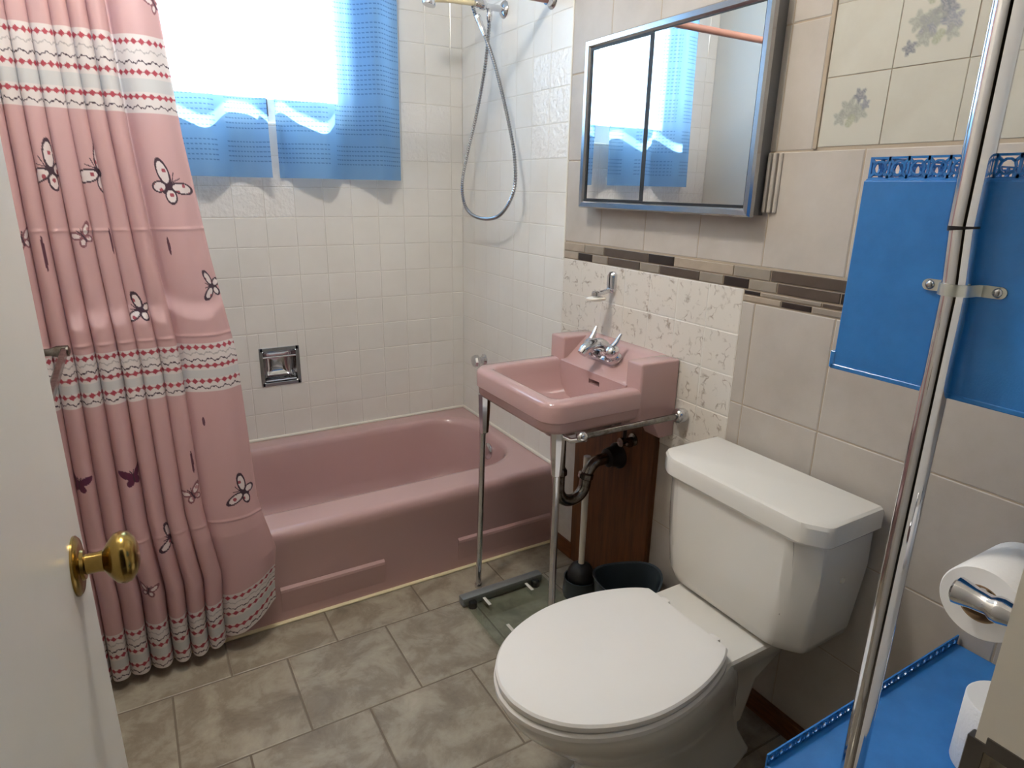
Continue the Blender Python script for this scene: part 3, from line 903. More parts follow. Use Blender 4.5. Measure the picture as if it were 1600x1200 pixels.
    for (x_, z_, sc, ti, kd) in ((-1.385, 1.320, 0.95, 0.9, 'big'), (-1.295, 1.318, 0.95, 0.8, 'big'), (-1.155, 1.290, 0.9, -0.75, 'big'),
        (-1.345, 1.175, 0.5, 0.5, 'small'), (-1.46, 1.17, 0.5, 0.2, 'small'), (-1.252, 1.0, 0.62, 1.2, 'big'), (-1.085, 1.046, 0.6, 1.4, 'big'),
        (-1.325, 0.588, 0.52, 0.1, 'solid'), (-1.44, 0.592, 0.5, -0.2, 'solid'), (-1.20, 0.513, 0.5, 0.4, 'small'), (-1.075, 0.490, 0.75, 1.1, 'big'),
        (-1.265, 0.405, 0.62, 1.2, 'big'), (-1.335, 0.275, 0.42, -0.3, 'small'), (-1.13, 1.70, 0.5, 0.4, 'small'), (-1.40, 1.71, 0.5, -0.4, 'small')):
        butterfly(u_of(x_, z_), z_, sc, ti, kd)
    for (x_, z_, h) in ((-1.172, 1.150, 0.022), (-1.292, 1.165, 0.03), (-1.425, 1.14, 0.04), (-1.15, 0.70, 0.012), (-1.19, 0.60, 0.03)):
        mixc((((fs - u_of(x_, z_)) / 0.0035) ** 2 + ((fz - z_) / h) ** 2 < 1).astype(float), (96, 56, 70))
    m = bpy.data.materials.new('printed_vinyl'); m.use_nodes = True
    nt = m.node_tree; b = nt.nodes['Principled BSDF']; out = nt.nodes['Material Output']
    b.inputs['Roughness'].default_value = 0.36
    a = nt.nodes.new('ShaderNodeAttribute'); a.attribute_name = 'print'
    nt.links.new(a.outputs['Color'], b.inputs['Base Color'])
    tl = nt.nodes.new('ShaderNodeBsdfTranslucent'); nt.links.new(a.outputs['Color'], tl.inputs['Color'])
    mx = nt.nodes.new('ShaderNodeMixShader'); mx.inputs[0].default_value = 0.26
    nt.links.new(b.outputs[0], mx.inputs[1]); nt.links.new(tl.outputs[0], mx.inputs[2]); nt.links.new(mx.outputs[0], out.inputs['Surface'])
    th = thing('shower_curtain', (-1.27, -0.75, 0.03), 'pink shower curtain printed with butterflies and bands of red diamonds', 'curtain')
    grid_mesh('curtain_cloth', P, col=col, m=m, parent=th)
    for i in range(8):
        xx = -1.485 + i * 0.05
        rg = [(xx, RY + 0.017 * math.sin(t * PI / 6), RZ - 0.006 + 0.020 * math.cos(t * PI / 6)) for t in range(12)]
        obj('curtain_ring', tube(B(), rg + [rg[0]], 0.002, 6), 'chrome', th, 60)
shower_curtain()

# towel bar on the left wall
tw = thing('towel_bar', (XL, -0.9, 0.88), 'worn chrome towel bar on the left wall beside the door', 'towel bar')
tp = [(XL + 0.085, -1.55, 0.93)]
obj('bar', box(B(), XL + 0.100, XL + 0.112, -1.30, -0.846, 0.926, 0.944, 0.003, 2), 'dull_chrome', tw)
for y in (-0.850, -1.295):
    obj('post', lathe(B(), (XL, y, 0.935), (1, 0, 0), [(0.018, 0), (0.017, 0.006), (0.010, 0.014), (0.0085, 0.03), (0.0085, 0.080), (0.013, 0.092), (0.013, 0.114), (0.004, 0.118)], 16), 'dull_chrome', tw, 40)

# ------------------------------------------------------------------ pink basin
SY0, SY1 = -1.335, -0.905       # right, left
sk = thing('basin', (-0.2, -1.12, 0.72), 'pink wash basin with chrome faucet standing on thin chrome legs', 'sink')
sb = B()
k = 8
rings = []
cr_ = (0.012, 0.055, 0.055, 0.012)
X0 = -0.425
def ro(ins, z): return rrect(X0 + ins, -0.06 - min(ins, 0.02), SY0 + ins, SY1 - ins, tuple(max(0.004, r - ins * 0.5) for r in cr_), z, k)
rings.append(ro(0.10, 0.664))
rings.append(ro(0.045, 0.684))
rings.append(ro(0.03, 0.698))
rings.append(ro(0.012, 0.708))
rings.append(ro(0.006, 0.718))
rings.append(ro(0.005, 0.735))
rings.append(ro(0.000, 0.741))
rings.append(ro(0.000, 0.780))
rings.append(ro(0.003, 0.788))
rings.append(ro(0.010, 0.7925))
def ri_(ins, z, rr): return rrect(-0.382 + ins, -0.096 - ins * 0.1, SY0 + 0.045 + ins, SY1 - 0.045 - ins, rr, z, k)
rings.append(ri_(-0.006, 0.792, 0.03))
rings.append(ri_(0.000, 0.790, 0.03))
rings.append(ri_(0.005, 0.784, 0.03))
rings.append(ri_(0.012, 0.760, 0.034))
rings.append(ri_(0.028, 0.715, 0.04))
rings.append(ri_(0.050, 0.690, 0.05))
rings.append(ri_(0.085, 0.681, 0.05))
rings.append(ri_(0.10, 0.680, 0.045))
loft(sb, rings)
# raised back ledge with its sloped faucet bay
def prism(bm, prof, y0, y1, bev=0.006):
    s = len(bm.verts)
    a = [bm.verts.new((p[0], y0, p[1])) for p in prof]; b_ = [bm.verts.new((p[0], y1, p[1])) for p in prof]
    fs_ = [bm.faces.new(list(reversed(a))), bm.faces.new(b_)]
    n = len(prof)
    for i in range(n):
        fs_.append(bm.faces.new((a[i], a[(i + 1) % n], b_[(i + 1) % n], b_[i])))
    if bev:
        es = list({e for f in fs_ for e in f.edges})
        bmesh.ops.bevel(bm, geom=es, offset=bev, segments=3, affect='EDGES', profile=0.5)
for (ya, yb2) in ((SY0 - 0.001, SY0 + 0.062), (SY1 - 0.070, SY1 + 0.001)):
    box(sb, -0.135, 0.0, ya, yb2, 0.690, 0.863, 0.006, 3)
    prism(sb, [(0.0, 0.640), (-0.052, 0.640), (-0.085, 0.700), (0.0, 0.700)], ya + 0.001, yb2 - 0.001, 0.003)
PA, PB = SY0 + 0.055, SY1 - 0.062
prism(sb, [(0.0, 0.672), (-0.139, 0.672), (-0.139, 0.755), (0.0, 0.755)], PA, PB, 0)
prism(sb, [(0.0, 0.769), (-0.139, 0.769), (-0.139, 0.790), (-0.133, 0.795), (-0.120, 0.799), (-0.052, 0.858), (-0.045, 0.863), (0.0, 0.863)], PA, PB, 0)
for (ya, yb2, xf) in ((PA, -1.165, -0.139), (-1.165, -1.115, -0.098), (-1.115, PB, -0.139)):
    prism(sb, [(0.0, 0.755), (xf, 0.755), (xf, 0.769), (0.0, 0.769)], ya, yb2, 0)
obj('bowl', sb, 'pink', sk, 38)
obj('drain', lathe(B(), (-0.255, -1.12, 0.676), (0, 0, 1), [(0.022, 0), (0.022, 0.006), (0.014, 0.007), (0.012, 0.004), (0.001, 0.004)], 20), 'chrome', sk, 40)

# faucet on the sloped bay
fa = sk
fy = -1.125
sl = Vector((-0.061, 0, 0.068)).normalized()      # normal of the slope
bs = B()
rgs = []
for (h, g) in ((0.0, 0.0), (0.012, 0.0), (0.018, 0.006)):
    c = Vector((-0.086, fy, 0.829)) + sl * h
    t = Vector((sl.z, 0, -sl.x))
    rgs.append([c + t * (p.x * (1 - g * 10)) + Vector((0, p.y * (1 - g * 4), 0)) for p in rrect(-0.022, 0.022, -0.062, 0.062, 0.02, 0, 6)])
loft(bs, rgs)
obj('faucet_base', bs, 'chrome', fa, 40)
obj('spout', tube(B(), catmull([(-0.086, fy, 0.835), (-0.098, fy, 0.862), (-0.125, fy, 0.873), (-0.160, fy, 0.866), (-0.178, fy, 0.850)], 6), [0.019] * 8 + [0.0185] * 8 + [0.018, 0.018, 0.0175, 0.017, 0.017, 0.016, 0.015, 0.0145, 0.014][:9], 16), 'chrome', fa, 60)
for sy in (-1, 1):
    hy = fy + sy * 0.050
    hn = obj('handle', lathe(B(), (-0.090, hy, 0.838), sl, [(0.018, 0), (0.018, 0.004), (0.013, 0.012), (0.020, 0.020), (0.023, 0.030), (0.020, 0.040), (0.010, 0.047), (0.001, 0.048)], 20), 'chrome', fa, 50)
    c = Vector((-0.090, hy, 0.838)) + sl * 0.036
    obj('lever', tube(B(), [c, c + Vector((0.018, sy * 0.004, 0.022)), c + Vector((0.030, sy * 0.007, 0.046))], [0.010, 0.008, 0.004], 10), 'chrome', hn, 60)

# legs and towel bars of the basin
lg = sk
for (x, y, bx, by) in ((-0.392, -0.935, -0.385, -0.886), (-0.372, -1.298, -0.372, -1.302)):
    o = obj('leg', tube(B(), [(x, y, 0.712), (x * 0.5 + bx * 0.5, y * 0.7 + by * 0.3, 0.60), (bx, by, 0.0)], [0.0115, 0.0105, 0.0095], 14), 'chrome', lg, 50)
    obj('socket', lathe(B(), (x, y, 0.58), (0, 0, 1), [(0.011, 0), (0.0135, 0.004), (0.018, 0.07), (0.020, 0.128), (0.004, 0.13)], 8), 'chrome', o, 20)
    obj('foot', lathe(B(), (bx, by, 0.0), (0, 0, 1), [(0.013, 0), (0.013, 0.012), (0.010, 0.016), (0.002, 0.016)], 14), 'chrome', o, 40)
for (yb_, nm) in ((-1.368, 'r'), (-0.872, 'l')):
    o = obj('side_bar', tube(B(), [(-0.345, yb_, 0.712), (-0.008, yb_, 0.712)], 0.0085, 14), 'dull_chrome', lg, 50)
    obj('ball_end', lathe(B(), (-0.336, yb_, 0.712), (-1, 0, 0), [(0.009, 0), (0.0125, 0.004), (0.014, 0.012), (0.012, 0.020), (0.006, 0.025), (0.001, 0.026)], 18), 'chrome', o, 50)
    obj('wall_cup', lathe(B(), (0.0, yb_, 0.712), (-1, 0, 0), [(0.019, 0), (0.021, 0.006), (0.021, 0.024), (0.016, 0.030), (0.010, 0.032), (0.002, 0.032)], 18), 'chrome', o, 40)
    yl_ = -1.298 if nm == 'r' else -0.935
    obj('bar_bracket', tube(B(), [(-0.372, yl_, 0.700), (-0.355, yl_ * 0.5 + yb_ * 0.5, 0.690), (-0.335, yb_, 0.703)], 0.007, 10), 'chrome', o, 50)

# waste trap and stop valves
tr = thing('waste_trap', (-0.17, -1.12, 0.36), 'tarnished chrome waste trap below the pink basin', 'drain pipe')
obj('tailpiece', tube(B(), [(-0.235, -1.12, 0.666), (-0.235, -1.12, 0.50)], 0.0175, 16), 'dull_chrome', tr, 50)
obj('slip_nut', lathe(B(), (-0.235, -1.12, 0.478), (0, 0, 1), [(0.020, 0), (0.024, 0.004), (0.024, 0.020), (0.019, 0.026), (0.003, 0.026)], 8), 'dull_chrome', tr, 20)
ub = [(-0.235, -1.12, 0.50)] + [(-0.185 - 0.05 * math.cos(t * PI / 10), -1.12, 0.435 - 0.05 * math.sin(t * PI / 10)) for t in range(11)] + [(-0.130, -1.12, 0.462), (-0.105, -1.12, 0.492), (-0.065, -1.12, 0.498), (0.0, -1.12, 0.498)]
obj('u_bend', tube(B(), catmull(ub, 4), 0.0185, 16), 'dull_chrome', tr, 60)
obj('coupling', lathe(B(), (-0.136, -1.12, 0.445), (0.2, 0, 1), [(0.019, 0), (0.0235, 0.003), (0.0235, 0.018), (0.019, 0.022), (0.003, 0.022)], 8), 'dull_chrome', tr, 20)
obj('wall_flange', lathe(B(), (-0.009, -1.12, 0.498), (-1, 0, 0), [(0.042, 0), (0.042, 0.004), (0.034, 0.012), (0.030, 0.045), (0.020, 0.05), (0.004, 0.05)], 24), 'dark_iron', tr, 40)
for (yv, zv, lb) in ((-1.185, 0.575, 'tarnished water stop valve on the toilet side of the waste pipe'), (-1.055, 0.575, 'tarnished water stop valve on the bathtub side of the waste pipe')):
    v_ = thing('stop_valve', (-0.01, yv, zv), lb, 'valve', 'basin stop valves')
    obj('valve_body', lathe(B(), (-0.010, yv, zv), (-1, 0, 0), [(0.020, 0), (0.020, 0.003), (0.010, 0.006), (0.010, 0.032), (0.014, 0.034), (0.014, 0.052), (0.002, 0.054)], 14), 'dull_chrome', v_, 40)
    obj('supply_pipe', tube(B(), [(-0.046, yv, zv), (-0.046, yv, 0.62), (-0.066, yv * 0.8 - 1.12 * 0.2, 0.664)], 0.006, 10), 'dark_iron', v_, 50)
    obj('valve_handle', lathe(B(), (-0.046, yv - 0.010, zv), (0, -1, 0), [(0.004, 0), (0.004, 0.010), (0.014, 0.012), (0.014, 0.020), (0.002, 0.021)], 12, 1.0, 0.6), 'dull_chrome', v_, 40)

# magnetic soap holder above the basin
sm = thing('soap_holder', (0, -1.03, 1.03), 'chrome wall-mounted magnetic soap arm above the basin', 'soap holder')
obj('wall_plate', loft(B(), [[Vector((x_, p.x, p.y)) for p in rrect(-1.048 + g, -1.016 - g, 1.000 + g, 1.066 - g, 0.014, 0, 6)] for x_, g in ((0.001, 0), (-0.010, 0), (-0.016, 0.004))]), 'chrome', sm, 40)
obj('arm', tube(B(), catmull([(-0.008, -1.032, 1.012), (-0.030, -1.032, 1.006), (-0.055, -1.032, 1.002), (-0.066, -1.032, 1.001)], 4), 0.008, 12), 'chrome', sm, 50)
obj('magnet_cup', lathe(B(), (-0.064, -1.032, 1.010), (0, 0, -1), [(0.010, 0), (0.014, 0.003), (0.014, 0.014), (0.010, 0.018), (0.002, 0.018)], 18), 'chrome', sm, 40)
so = obj('soap_bar', loft(B(), [rrect(-0.096 + g, -0.032 - g, -1.052 + g * .6, -1.012 - g * .6, 0.018 - g * 0.5, z_, 6) for z_, g in ((0.981, 0.008), (0.984, 0.001), (0.989, 0.0), (0.992, 0.008))]), 'soap', None, 50)
setp(so, 'thin white bar of soap hanging under the chrome soap arm', 'soap')

# ------------------------------------------------------------------ medicine cabinet
mc = thing('medicine_cabinet', (0, -1.22, 1.245), 'mirrored sliding-door medicine cabinet in a polished chrome frame', 'cabinet')
CY0, CY1, CZ0, CZ1, CX = -1.547, -0.902, 1.248, 1.708, -0.047
obj('cabinet_box', box(B(), CX + 0.008, 0.001, CY0 + 0.004, CY1 - 0.004, CZ0 + 0.004, CZ1 - 0.004), 'cab_side', mc)
def frame_bar(p0, p1, w, inward):
    """bevelled chrome moulding from p0 to p1 (mitred): profile across the frame"""
    pass
fb = B()
def frame_ring(ins, x): return [Vector((x, CY0 + ins, CZ0 + ins)), Vector((x, CY1 - ins, CZ0 + ins)), Vector((x, CY1 - ins, CZ1 - ins)), Vector((x, CY0 + ins, CZ1 - ins))]
loft(fb, [frame_ring(0.0, CX + 0.012), frame_ring(0.0, CX), frame_ring(0.004, CX - 0.006), frame_ring(0.016, CX - 0.005), frame_ring(0.022, CX + 0.002), frame_ring(0.022, CX + 0.012)], False, False)
obj('chrome_frame', fb, 'steel', mc)
gk = B()
def ring2(i0, i1, x): 
    loft(gk, [frame_ring(i0, x), frame_ring(i1, x), frame_ring(i1, x + 0.004), frame_ring(i0, x + 0.004)], False, False)
ring2(0.021, 0.028, CX + 0.001)
obj('gasket', gk, 'black', mc)
ymid = -1.178
mleft = box(B(), CX + 0.0035, CX + 0.0065, ymid + 0.002, CY1 - 0.022, CZ0 + 0.025, CZ1 - 0.025)
obj('sliding_mirror', mleft, 'mirror', mc)
mright = box(B(), CX + 0.0005, CX + 0.003, CY0 + 0.022, ymid - 0.006, CZ0 + 0.025, CZ1 - 0.025)
obj('sliding_mirror', mright, 'mirror', mc)
obj('door_edge', box(B(), CX - 0.0005, CX + 0.0055, ymid - 0.010, ymid + 0.006, CZ0 + 0.025, CZ1 - 0.025, 0.001, 1), 'black', mc)
obj('bottom_track', box(B(), CX - 0.001, CX + 0.005, CY0 + 0.02, CY1 - 0.02, CZ0 + 0.019, CZ0 + 0.026, 0.001, 1), 'black', mc)

# ------------------------------------------------------------------ toilet
to = thing('toilet', (-0.42, -1.72, 0), 'white two-piece toilet with its lid closed', 'toilet')
TY = -1.718
def egg(half, z, inset=0.0, sx=1.0, x_anchor=-0.30, wy=1.0):
    P = []
    for (x, h) in half:
        P.append(Vector((x, h, 0)))
    pts = catmull(P, 5)
    up_ = [Vector((p.x, TY + p.y * wy, z)) for p in pts]
    dn2 = [Vector((p.x, TY - p.y * wy, z)) for p in reversed(pts[1:-1])]
    out = up_ + dn2
    if inset:
        c = Vector((-0.52, TY, z))
        res = []
        for p in out:
            d = p - c
            L = d.length
            res.append(c + d * max(0.0, (L - inset) / L))
        out = res
    return out
LID = [(-0.300, 0.0), (-0.300, 0.105), (-0.308, 0.124), (-0.345, 0.146), (-0.41, 0.168), (-0.485, 0.180), (-0.560, 0.179), (-0.635, 0.160), (-0.698, 0.126), (-0.742, 0.078), (-0.762, 0.030), (-0.765, 0.0)]
ZL = 0.402
obj('lid', loft(B(), [egg(LID, ZL - 0.020, 0.004), egg(LID, ZL - 0.016), egg(LID, ZL - 0.006), egg(LID, ZL - 0.0015, 0.004), egg(LID, ZL, 0.012), egg(LID, ZL + 0.001, 0.06)]), 'seat_white', to, 35)
obj('seat', loft(B(), [egg(LID, ZL - 0.040, 0.004), egg(LID, ZL - 0.036, -0.003), egg(LID, ZL - 0.026, -0.003), egg(LID, ZL - 0.021, 0.002)]), 'seat_white', to, 35)
# bowl with pedestal
BOWL = [(-0.270, 0.0), (-0.270, 0.110), (-0.290, 0.130), (-0.34, 0.148), (-0.41, 0.168), (-0.485, 0.179), (-0.560, 0.177), (-0.632, 0.157), (-0.695, 0.122), (-0.740, 0.075), (-0.759, 0.03), (-0.762, 0.0)]
def section(z, x0, x1, w, pw=2.4, n=56):
    out = []
    xc, a = (x0 + x1) / 2, (x1 - x0) / 2
    for i in range(n):
        t = 2 * PI * i / n
        c, s_ = math.cos(t), math.sin(t)
        out.append(Vector((xc + a * math.copysign(abs(c) ** (2 / pw), c), TY + w * math.copysign(abs(s_) ** (2 / pw), s_), z)))
    return out
bw = B()
nE = len(egg(BOWL, 0.3))
def morph(z, x0, x1, w, t, pw=2.2):
    """bowl outline scaled towards (x0,x1,w)"""
    e = egg(BOWL, z)
    ex0, ex1, ew = -0.762, -0.270, 0.179
    out = []
    for p in e:
        u = (p.x - ex0) / (ex1 - ex0)
        out.append(Vector((x0 + (x1 - x0) * u, TY + (p.y - TY) / ew * w, z)))
    return out
loft(bw, [morph(0.0, -0.61, -0.12, 0.118, 0), morph(0.012, -0.61, -0.12, 0.118, 0), morph(0.022, -0.60, -0.125, 0.108, 0), morph(0.07, -0.575, -0.15, 0.096, 0), morph(0.14, -0.585, -0.17, 0.100, 0),
          morph(0.20, -0.635, -0.20, 0.124, 0), morph(0.26, -0.695, -0.225, 0.152, 0), morph(0.31, -0.738, -0.25, 0.171, 0), morph(0.340, -0.757, -0.265, 0.178, 0), morph(0.356, -0.762, -0.27, 0.179, 0), morph(0.363, -0.758, -0.272, 0.176, 0), morph(0.364, -0.70, -0.29, 0.13, 0)])
obj('bowl', bw, 'china', to, 50)
dk = B()
loft(dk, [rrect(-0.33, -0.13, TY - 0.070, TY + 0.070, 0.03, 0.10, 6), rrect(-0.335, -0.11, TY - 0.080, TY + 0.080, 0.03, 0.22, 6), rrect(-0.345, -0.06, TY - 0.105, TY + 0.105, 0.03, 0.30, 6), rrect(-0.355, -0.035, TY - 0.128, TY + 0.128, 0.03, 0.342, 6), rrect(-0.355, -0.03, TY - 0.132, TY + 0.132, 0.03, 0.362, 6), rrect(-0.351, -0.034, TY - 0.128, TY + 0.128, 0.03, 0.368, 6)])
obj('tank_deck', dk, 'china', to, 45)
for sy in (-1, 1):
    obj('seat_hinge', box(B(), -0.318, -0.285, TY + sy * 0.075 - 0.014, TY + sy * 0.075 + 0.014, 0.362, 0.395, 0.006, 2), 'seat_white', to, 40)
# tank
TC = -1.722
def tk(x0, x1, hw, ch, z, rb=0.012):
    """tank outline with chamfered front corners"""
    return [Vector((x1, TC + hw, z)), Vector((x0 + ch * 0.75, TC + hw, z)), Vector((x0 + ch * 0.15, TC + hw - ch * 0.82, z)), Vector((x0, TC + hw - ch * 1.25, z)), Vector((x0, TC - hw + ch * 1.25, z)), Vector((x0 + ch * 0.15, TC - hw + ch * 0.82, z)), Vector((x0 + ch * 0.75, TC - hw, z)), Vector((x1, TC - hw, z))]
tkb = B()
XB = -0.012
loft(tkb, [tk(-0.160, XB - 0.01, 0.150, 0.05, 0.367), tk(-0.184, XB, 0.176, 0.05, 0.370), tk(-0.199, XB, 0.192, 0.05, 0.382), tk(-0.205, XB, 0.199, 0.05, 0.405), tk(-0.208, XB, 0.205, 0.05, 0.47), tk(-0.210, XB, 0.208, 0.05, 0.56), tk(-0.211, XB, 0.211, 0.05, 0.665)])
es = [e for e in tkb.edges if abs((e.verts[0].co - e.verts[1].co).normalized().z) > 0.5]
bmesh.ops.bevel(tkb, geom=es, offset=0.012, segments=3, affect='EDGES', profile=0.5)
tank = obj('tank', tkb, 'china', to, 40)
tlb = B()
loft(tlb, [tk(-0.218, XB, 0.220, 0.045, 0.650), tk(-0.222, XB, 0.224, 0.045, 0.656), tk(-0.222, XB, 0.224, 0.045, 0.690), tk(-0.219, XB - 0.002, 0.221, 0.045, 0.697), tk(-0.212, XB - 0.006, 0.214, 0.045, 0.700)])
es = [e for e in tlb.edges if abs((e.verts[0].co - e.verts[1].co).normalized().z) > 0.5]
bmesh.ops.bevel(tlb, geom=es, offset=0.010, segments=3, affect='EDGES', profile=0.5)
obj('tank_lid', tlb, 'china', to, 30)
obj('side_plug', lathe(B(), (-0.095, TC - 0.200, 0.548), (0, -1, 0), [(0.008, 0), (0.008, 0.007), (0.006, 0.010), (0.001, 0.011)], 12), 'white_plastic', to, 40)

# ------------------------------------------------------------------ small things on the floor
sc = thing('bathroom_scale', (-0.33, -1.08, 0), 'clear glass bathroom scale with pale sensor strips under the basin', 'scale')
SX0, SX1, SYa, SYb = -0.482, -0.182, -1.235, -0.945
obj('glass_platform', loft(B(), [rrect(SX0, SX1, SYa, SYb, 0.018, z_, 5) for z_ in (0.022, 0.030)]), 'scale_glass', sc)
obj('display_bar', box(B(), SX0 - 0.002, SX1 + 0.002, SYb - 0.024, SYb + 0.008, 0.004, 0.0335, 0.004, 2), 'scale_bar', sc, 40)
for (x, y) in ((SX0 + 0.065, SYb - 0.062), (SX1 - 0.075, SYb - 0.062), (SX0 + 0.065, SYa + 0.075), (SX1 - 0.075, SYa + 0.075)):
    obj('sensor_strip', box(B(), x - 0.005, x + 0.005, y - 0.022, y + 0.022, 0.0295, 0.0312, 0.0006, 1), 'electrode', sc)
for (x, y) in ((SX0 + 0.03, SYa + 0.03), (SX1 - 0.03, SYa + 0.03), (SX0 + 0.03, SYb - 0.03), (SX1 - 0.03, SYb - 0.03)):
    obj('foot', lathe(B(), (x, y, 0), (0, 0, 1), [(0.014, 0), (0.014, 0.018), (0.010, 0.0225), (0.001, 0.0225)], 14), 'black', sc, 40)

br = thing('toilet_brush', (-0.10, -1.085, 0), 'toilet brush with white handle standing in a dark holder', 'toilet brush')
bx_, by_ = -0.105, -1.085
obj('holder', loft(B(), [[Vector((bx_ + math.cos(t * PI / 14) * r, by_ + math.sin(t * PI / 14) * r, z_)) for t in range(28)] for r, z_ in ((0.056, 0), (0.058, 0.01), (0.054, 0.062), (0.056, 0.066), (0.052, 0.066), (0.050, 0.02), (0.01, 0.02))]), 'slate_plastic', br, 40)
obj('brush_head', lathe(B(), (bx_, by_, 0.03), (0, 0, 1), [(0.02, 0), (0.040, 0.01), (0.045, 0.04), (0.043, 0.060), (0.032, 0.078), (0.012, 0.088), (0.001, 0.088)], 20), 'dark_plastic', br, 40)
obj('handle', tube(B(), [(bx_, by_, 0.10), (bx_ + 0.001, by_, 0.30), (bx_ + 0.002, by_ + 0.002, 0.50)], [0.0095, 0.0105, 0.0115], 14), 'white_plastic', br, 50)

wb = thing('wastebasket', (-0.13, -1.345, 0), 'dark slate plastic wastebasket between the toilet and plywood board', 'wastebasket')
wc = Vector((-0.128, -1.335, 0))
def oval(rx, ry, z, wav=0.0): return [wc + Vector((math.cos(t * PI / 18) * rx, math.sin(t * PI / 18) * ry, z + wav * math.cos(t * PI / 9 + 0.6))) for t in range(36)]
obj('bin_shell', loft(B(), [oval(0.075, 0.070, 0.0), oval(0.078, 0.073, 0.006), oval(0.100, 0.095, 0.205, 0.012), oval(0.104, 0.099, 0.212, 0.012), oval(0.104, 0.099, 0.216, 0.012), oval(0.098, 0.093, 0.213, 0.012), oval(0.074, 0.069, 0.012), oval(0.01, 0.01, 0.010)]), 'slate_plastic', wb, 45)

# ------------------------------------------------------------------ blue shelf tower in the corner
et = thing('shelf_tower', (-0.3, -2.24, 0), 'blue enamel shelf tower with chrome poles and pierced galleries', 'shelf')
PX, PY = -0.500, -2.206
pole = obj('pole', tube(B(), [(PX, PY - 0.004, 0), (PX, PY, 1.20), (PX, PY + 0.006, 1.275)], 0.0138, 20), 'chrome', et, 50)
obj('upper_tube', tube(B(), [(PX, PY + 0.006, 1.272), (PX, PY + 0.012, CEIL)], 0.0152, 20), 'chrome', pole, 50)
obj('joint_ring', tube(B(), [(PX, PY + 0.0055, 1.268), (PX, PY + 0.0062, 1.274)], 0.0145, 20), 'dark_iron', pole, 50)
obj('pole', tube(B(), [(-0.035, PY, 0), (-0.035, PY, CEIL)], 0.0138, 20), 'chrome', et, 50)
PXE = PX + 0.016                # outer face of the end panel
# upper case: end panel, top, bottom and far side
UZ0, UZ1, UY0, UY1 = 1.088, 1.318, -2.385, -2.072
obj('end_panel', box(B(), PXE, PXE + 0.006, UY0, UY1, UZ0, UZ1, 0.0015, 2), 'blue', et)
obj('top_board', box(B(), PXE + 0.002, -0.02, UY0, UY1 - 0.001, UZ1 - 0.004, UZ1 + 0.002, 0.001, 1), 'blue', et)
obj('bottom_board', box(B(), PXE - 0.001, -0.02, UY0, UY1 + 0.003, UZ0 - 0.005, UZ0 + 0.001, 0.001, 1), 'blue', et)
obj('corner_tab', box(B(), PXE - 0.001, PXE + 0.006, UY1 - 0.002, UY1 + 0.005, UZ0 - 0.004, UZ0 + 0.018, 0.001, 1), 'blue', et)
obj('far_panel', box(B(), PXE + 0.004, -0.02, UY1 - 0.006, UY1 - 0.001, UZ0, UZ1, 0.001, 1), 'blue', et)

def gallery(bm, p0, p1, h, n, th=0.0024, bar=0.0026):
    """pierced gallery strip between p0 and p1: rails, rings and diagonal bars"""
    p0, p1 = Vector(p0), Vector(p1)
    d = (p1 - p0); L = d.length; d.normalize()
    Z = Vector((0, 0, 1)); nrm = d.cross(Z)
    def bar_(a, b, w):
        t = (b - a).normalized(); s_ = t.cross(nrm).normalized() * w / 2; q = nrm * th / 2
        A = [a + s_ + q, a - s_ + q, a - s_ - q, a + s_ - q]; C_ = [b + s_ + q, b - s_ + q, b - s_ - q, b + s_ - q]
        loft(bm, [A, C_])
    bar_(p0 + Z * bar / 2, p1 + Z * bar / 2, bar); bar_(p0 + Z * (h - bar / 2), p1 + Z * (h - bar / 2), bar)
    st = L / n
    for i in range(n):
        a = p0 + d * st * i; c = a + d * st / 2 + Z * h / 2
        r = h * 0.30
        ring = [c + (d * math.cos(t * PI / 5) + Z * math.sin(t * PI / 5)) * r for t in range(10)]
        for j in range(10): bar_(ring[j], ring[(j + 1) % 10], bar * 0.9)
        e = a + d * st
        for (q, t) in ((a + Z * bar, 0.75), (e + Z * bar, 0.25), (a + Z * (h - bar), -0.75), (e + Z * (h - bar), -0.25)):
            dirn = (c - q).normalized()
            bar_(q, c - dirn * r, bar * 1.1)
        bar_(a, a + Z * h, bar)
    bar_(p1, p1 + Z * h, bar)
gz = UZ1 + 0.001
obj('gallery', (lambda b: (gallery(b, (PXE + 0.004, UY1 - 0.004, gz), (PXE + 0.004, UY0, gz), 0.0255, 14), b)[1])(B()), 'blue', et)
obj('gallery', (lambda b: (gallery(b, (PXE + 0.004, UY1 - 0.004, gz), (-0.03, UY1 - 0.004, gz), 0.0255, 20), b)[1])(B()), 'blue', et)
# lower shelf
LZ = 0.490
shelf = obj('lower_shelf', box(B(), -0.548, -0.003, -2.385, -2.112, LZ - 0.012, LZ, 0.003, 2), 'blue', et)
obj('gallery', (lambda b: (gallery(b, (-0.546, -2.114, LZ - 0.001), (-0.006, -2.114, LZ - 0.001), 0.020, 26), b)[1])(B()), 'blue', et)
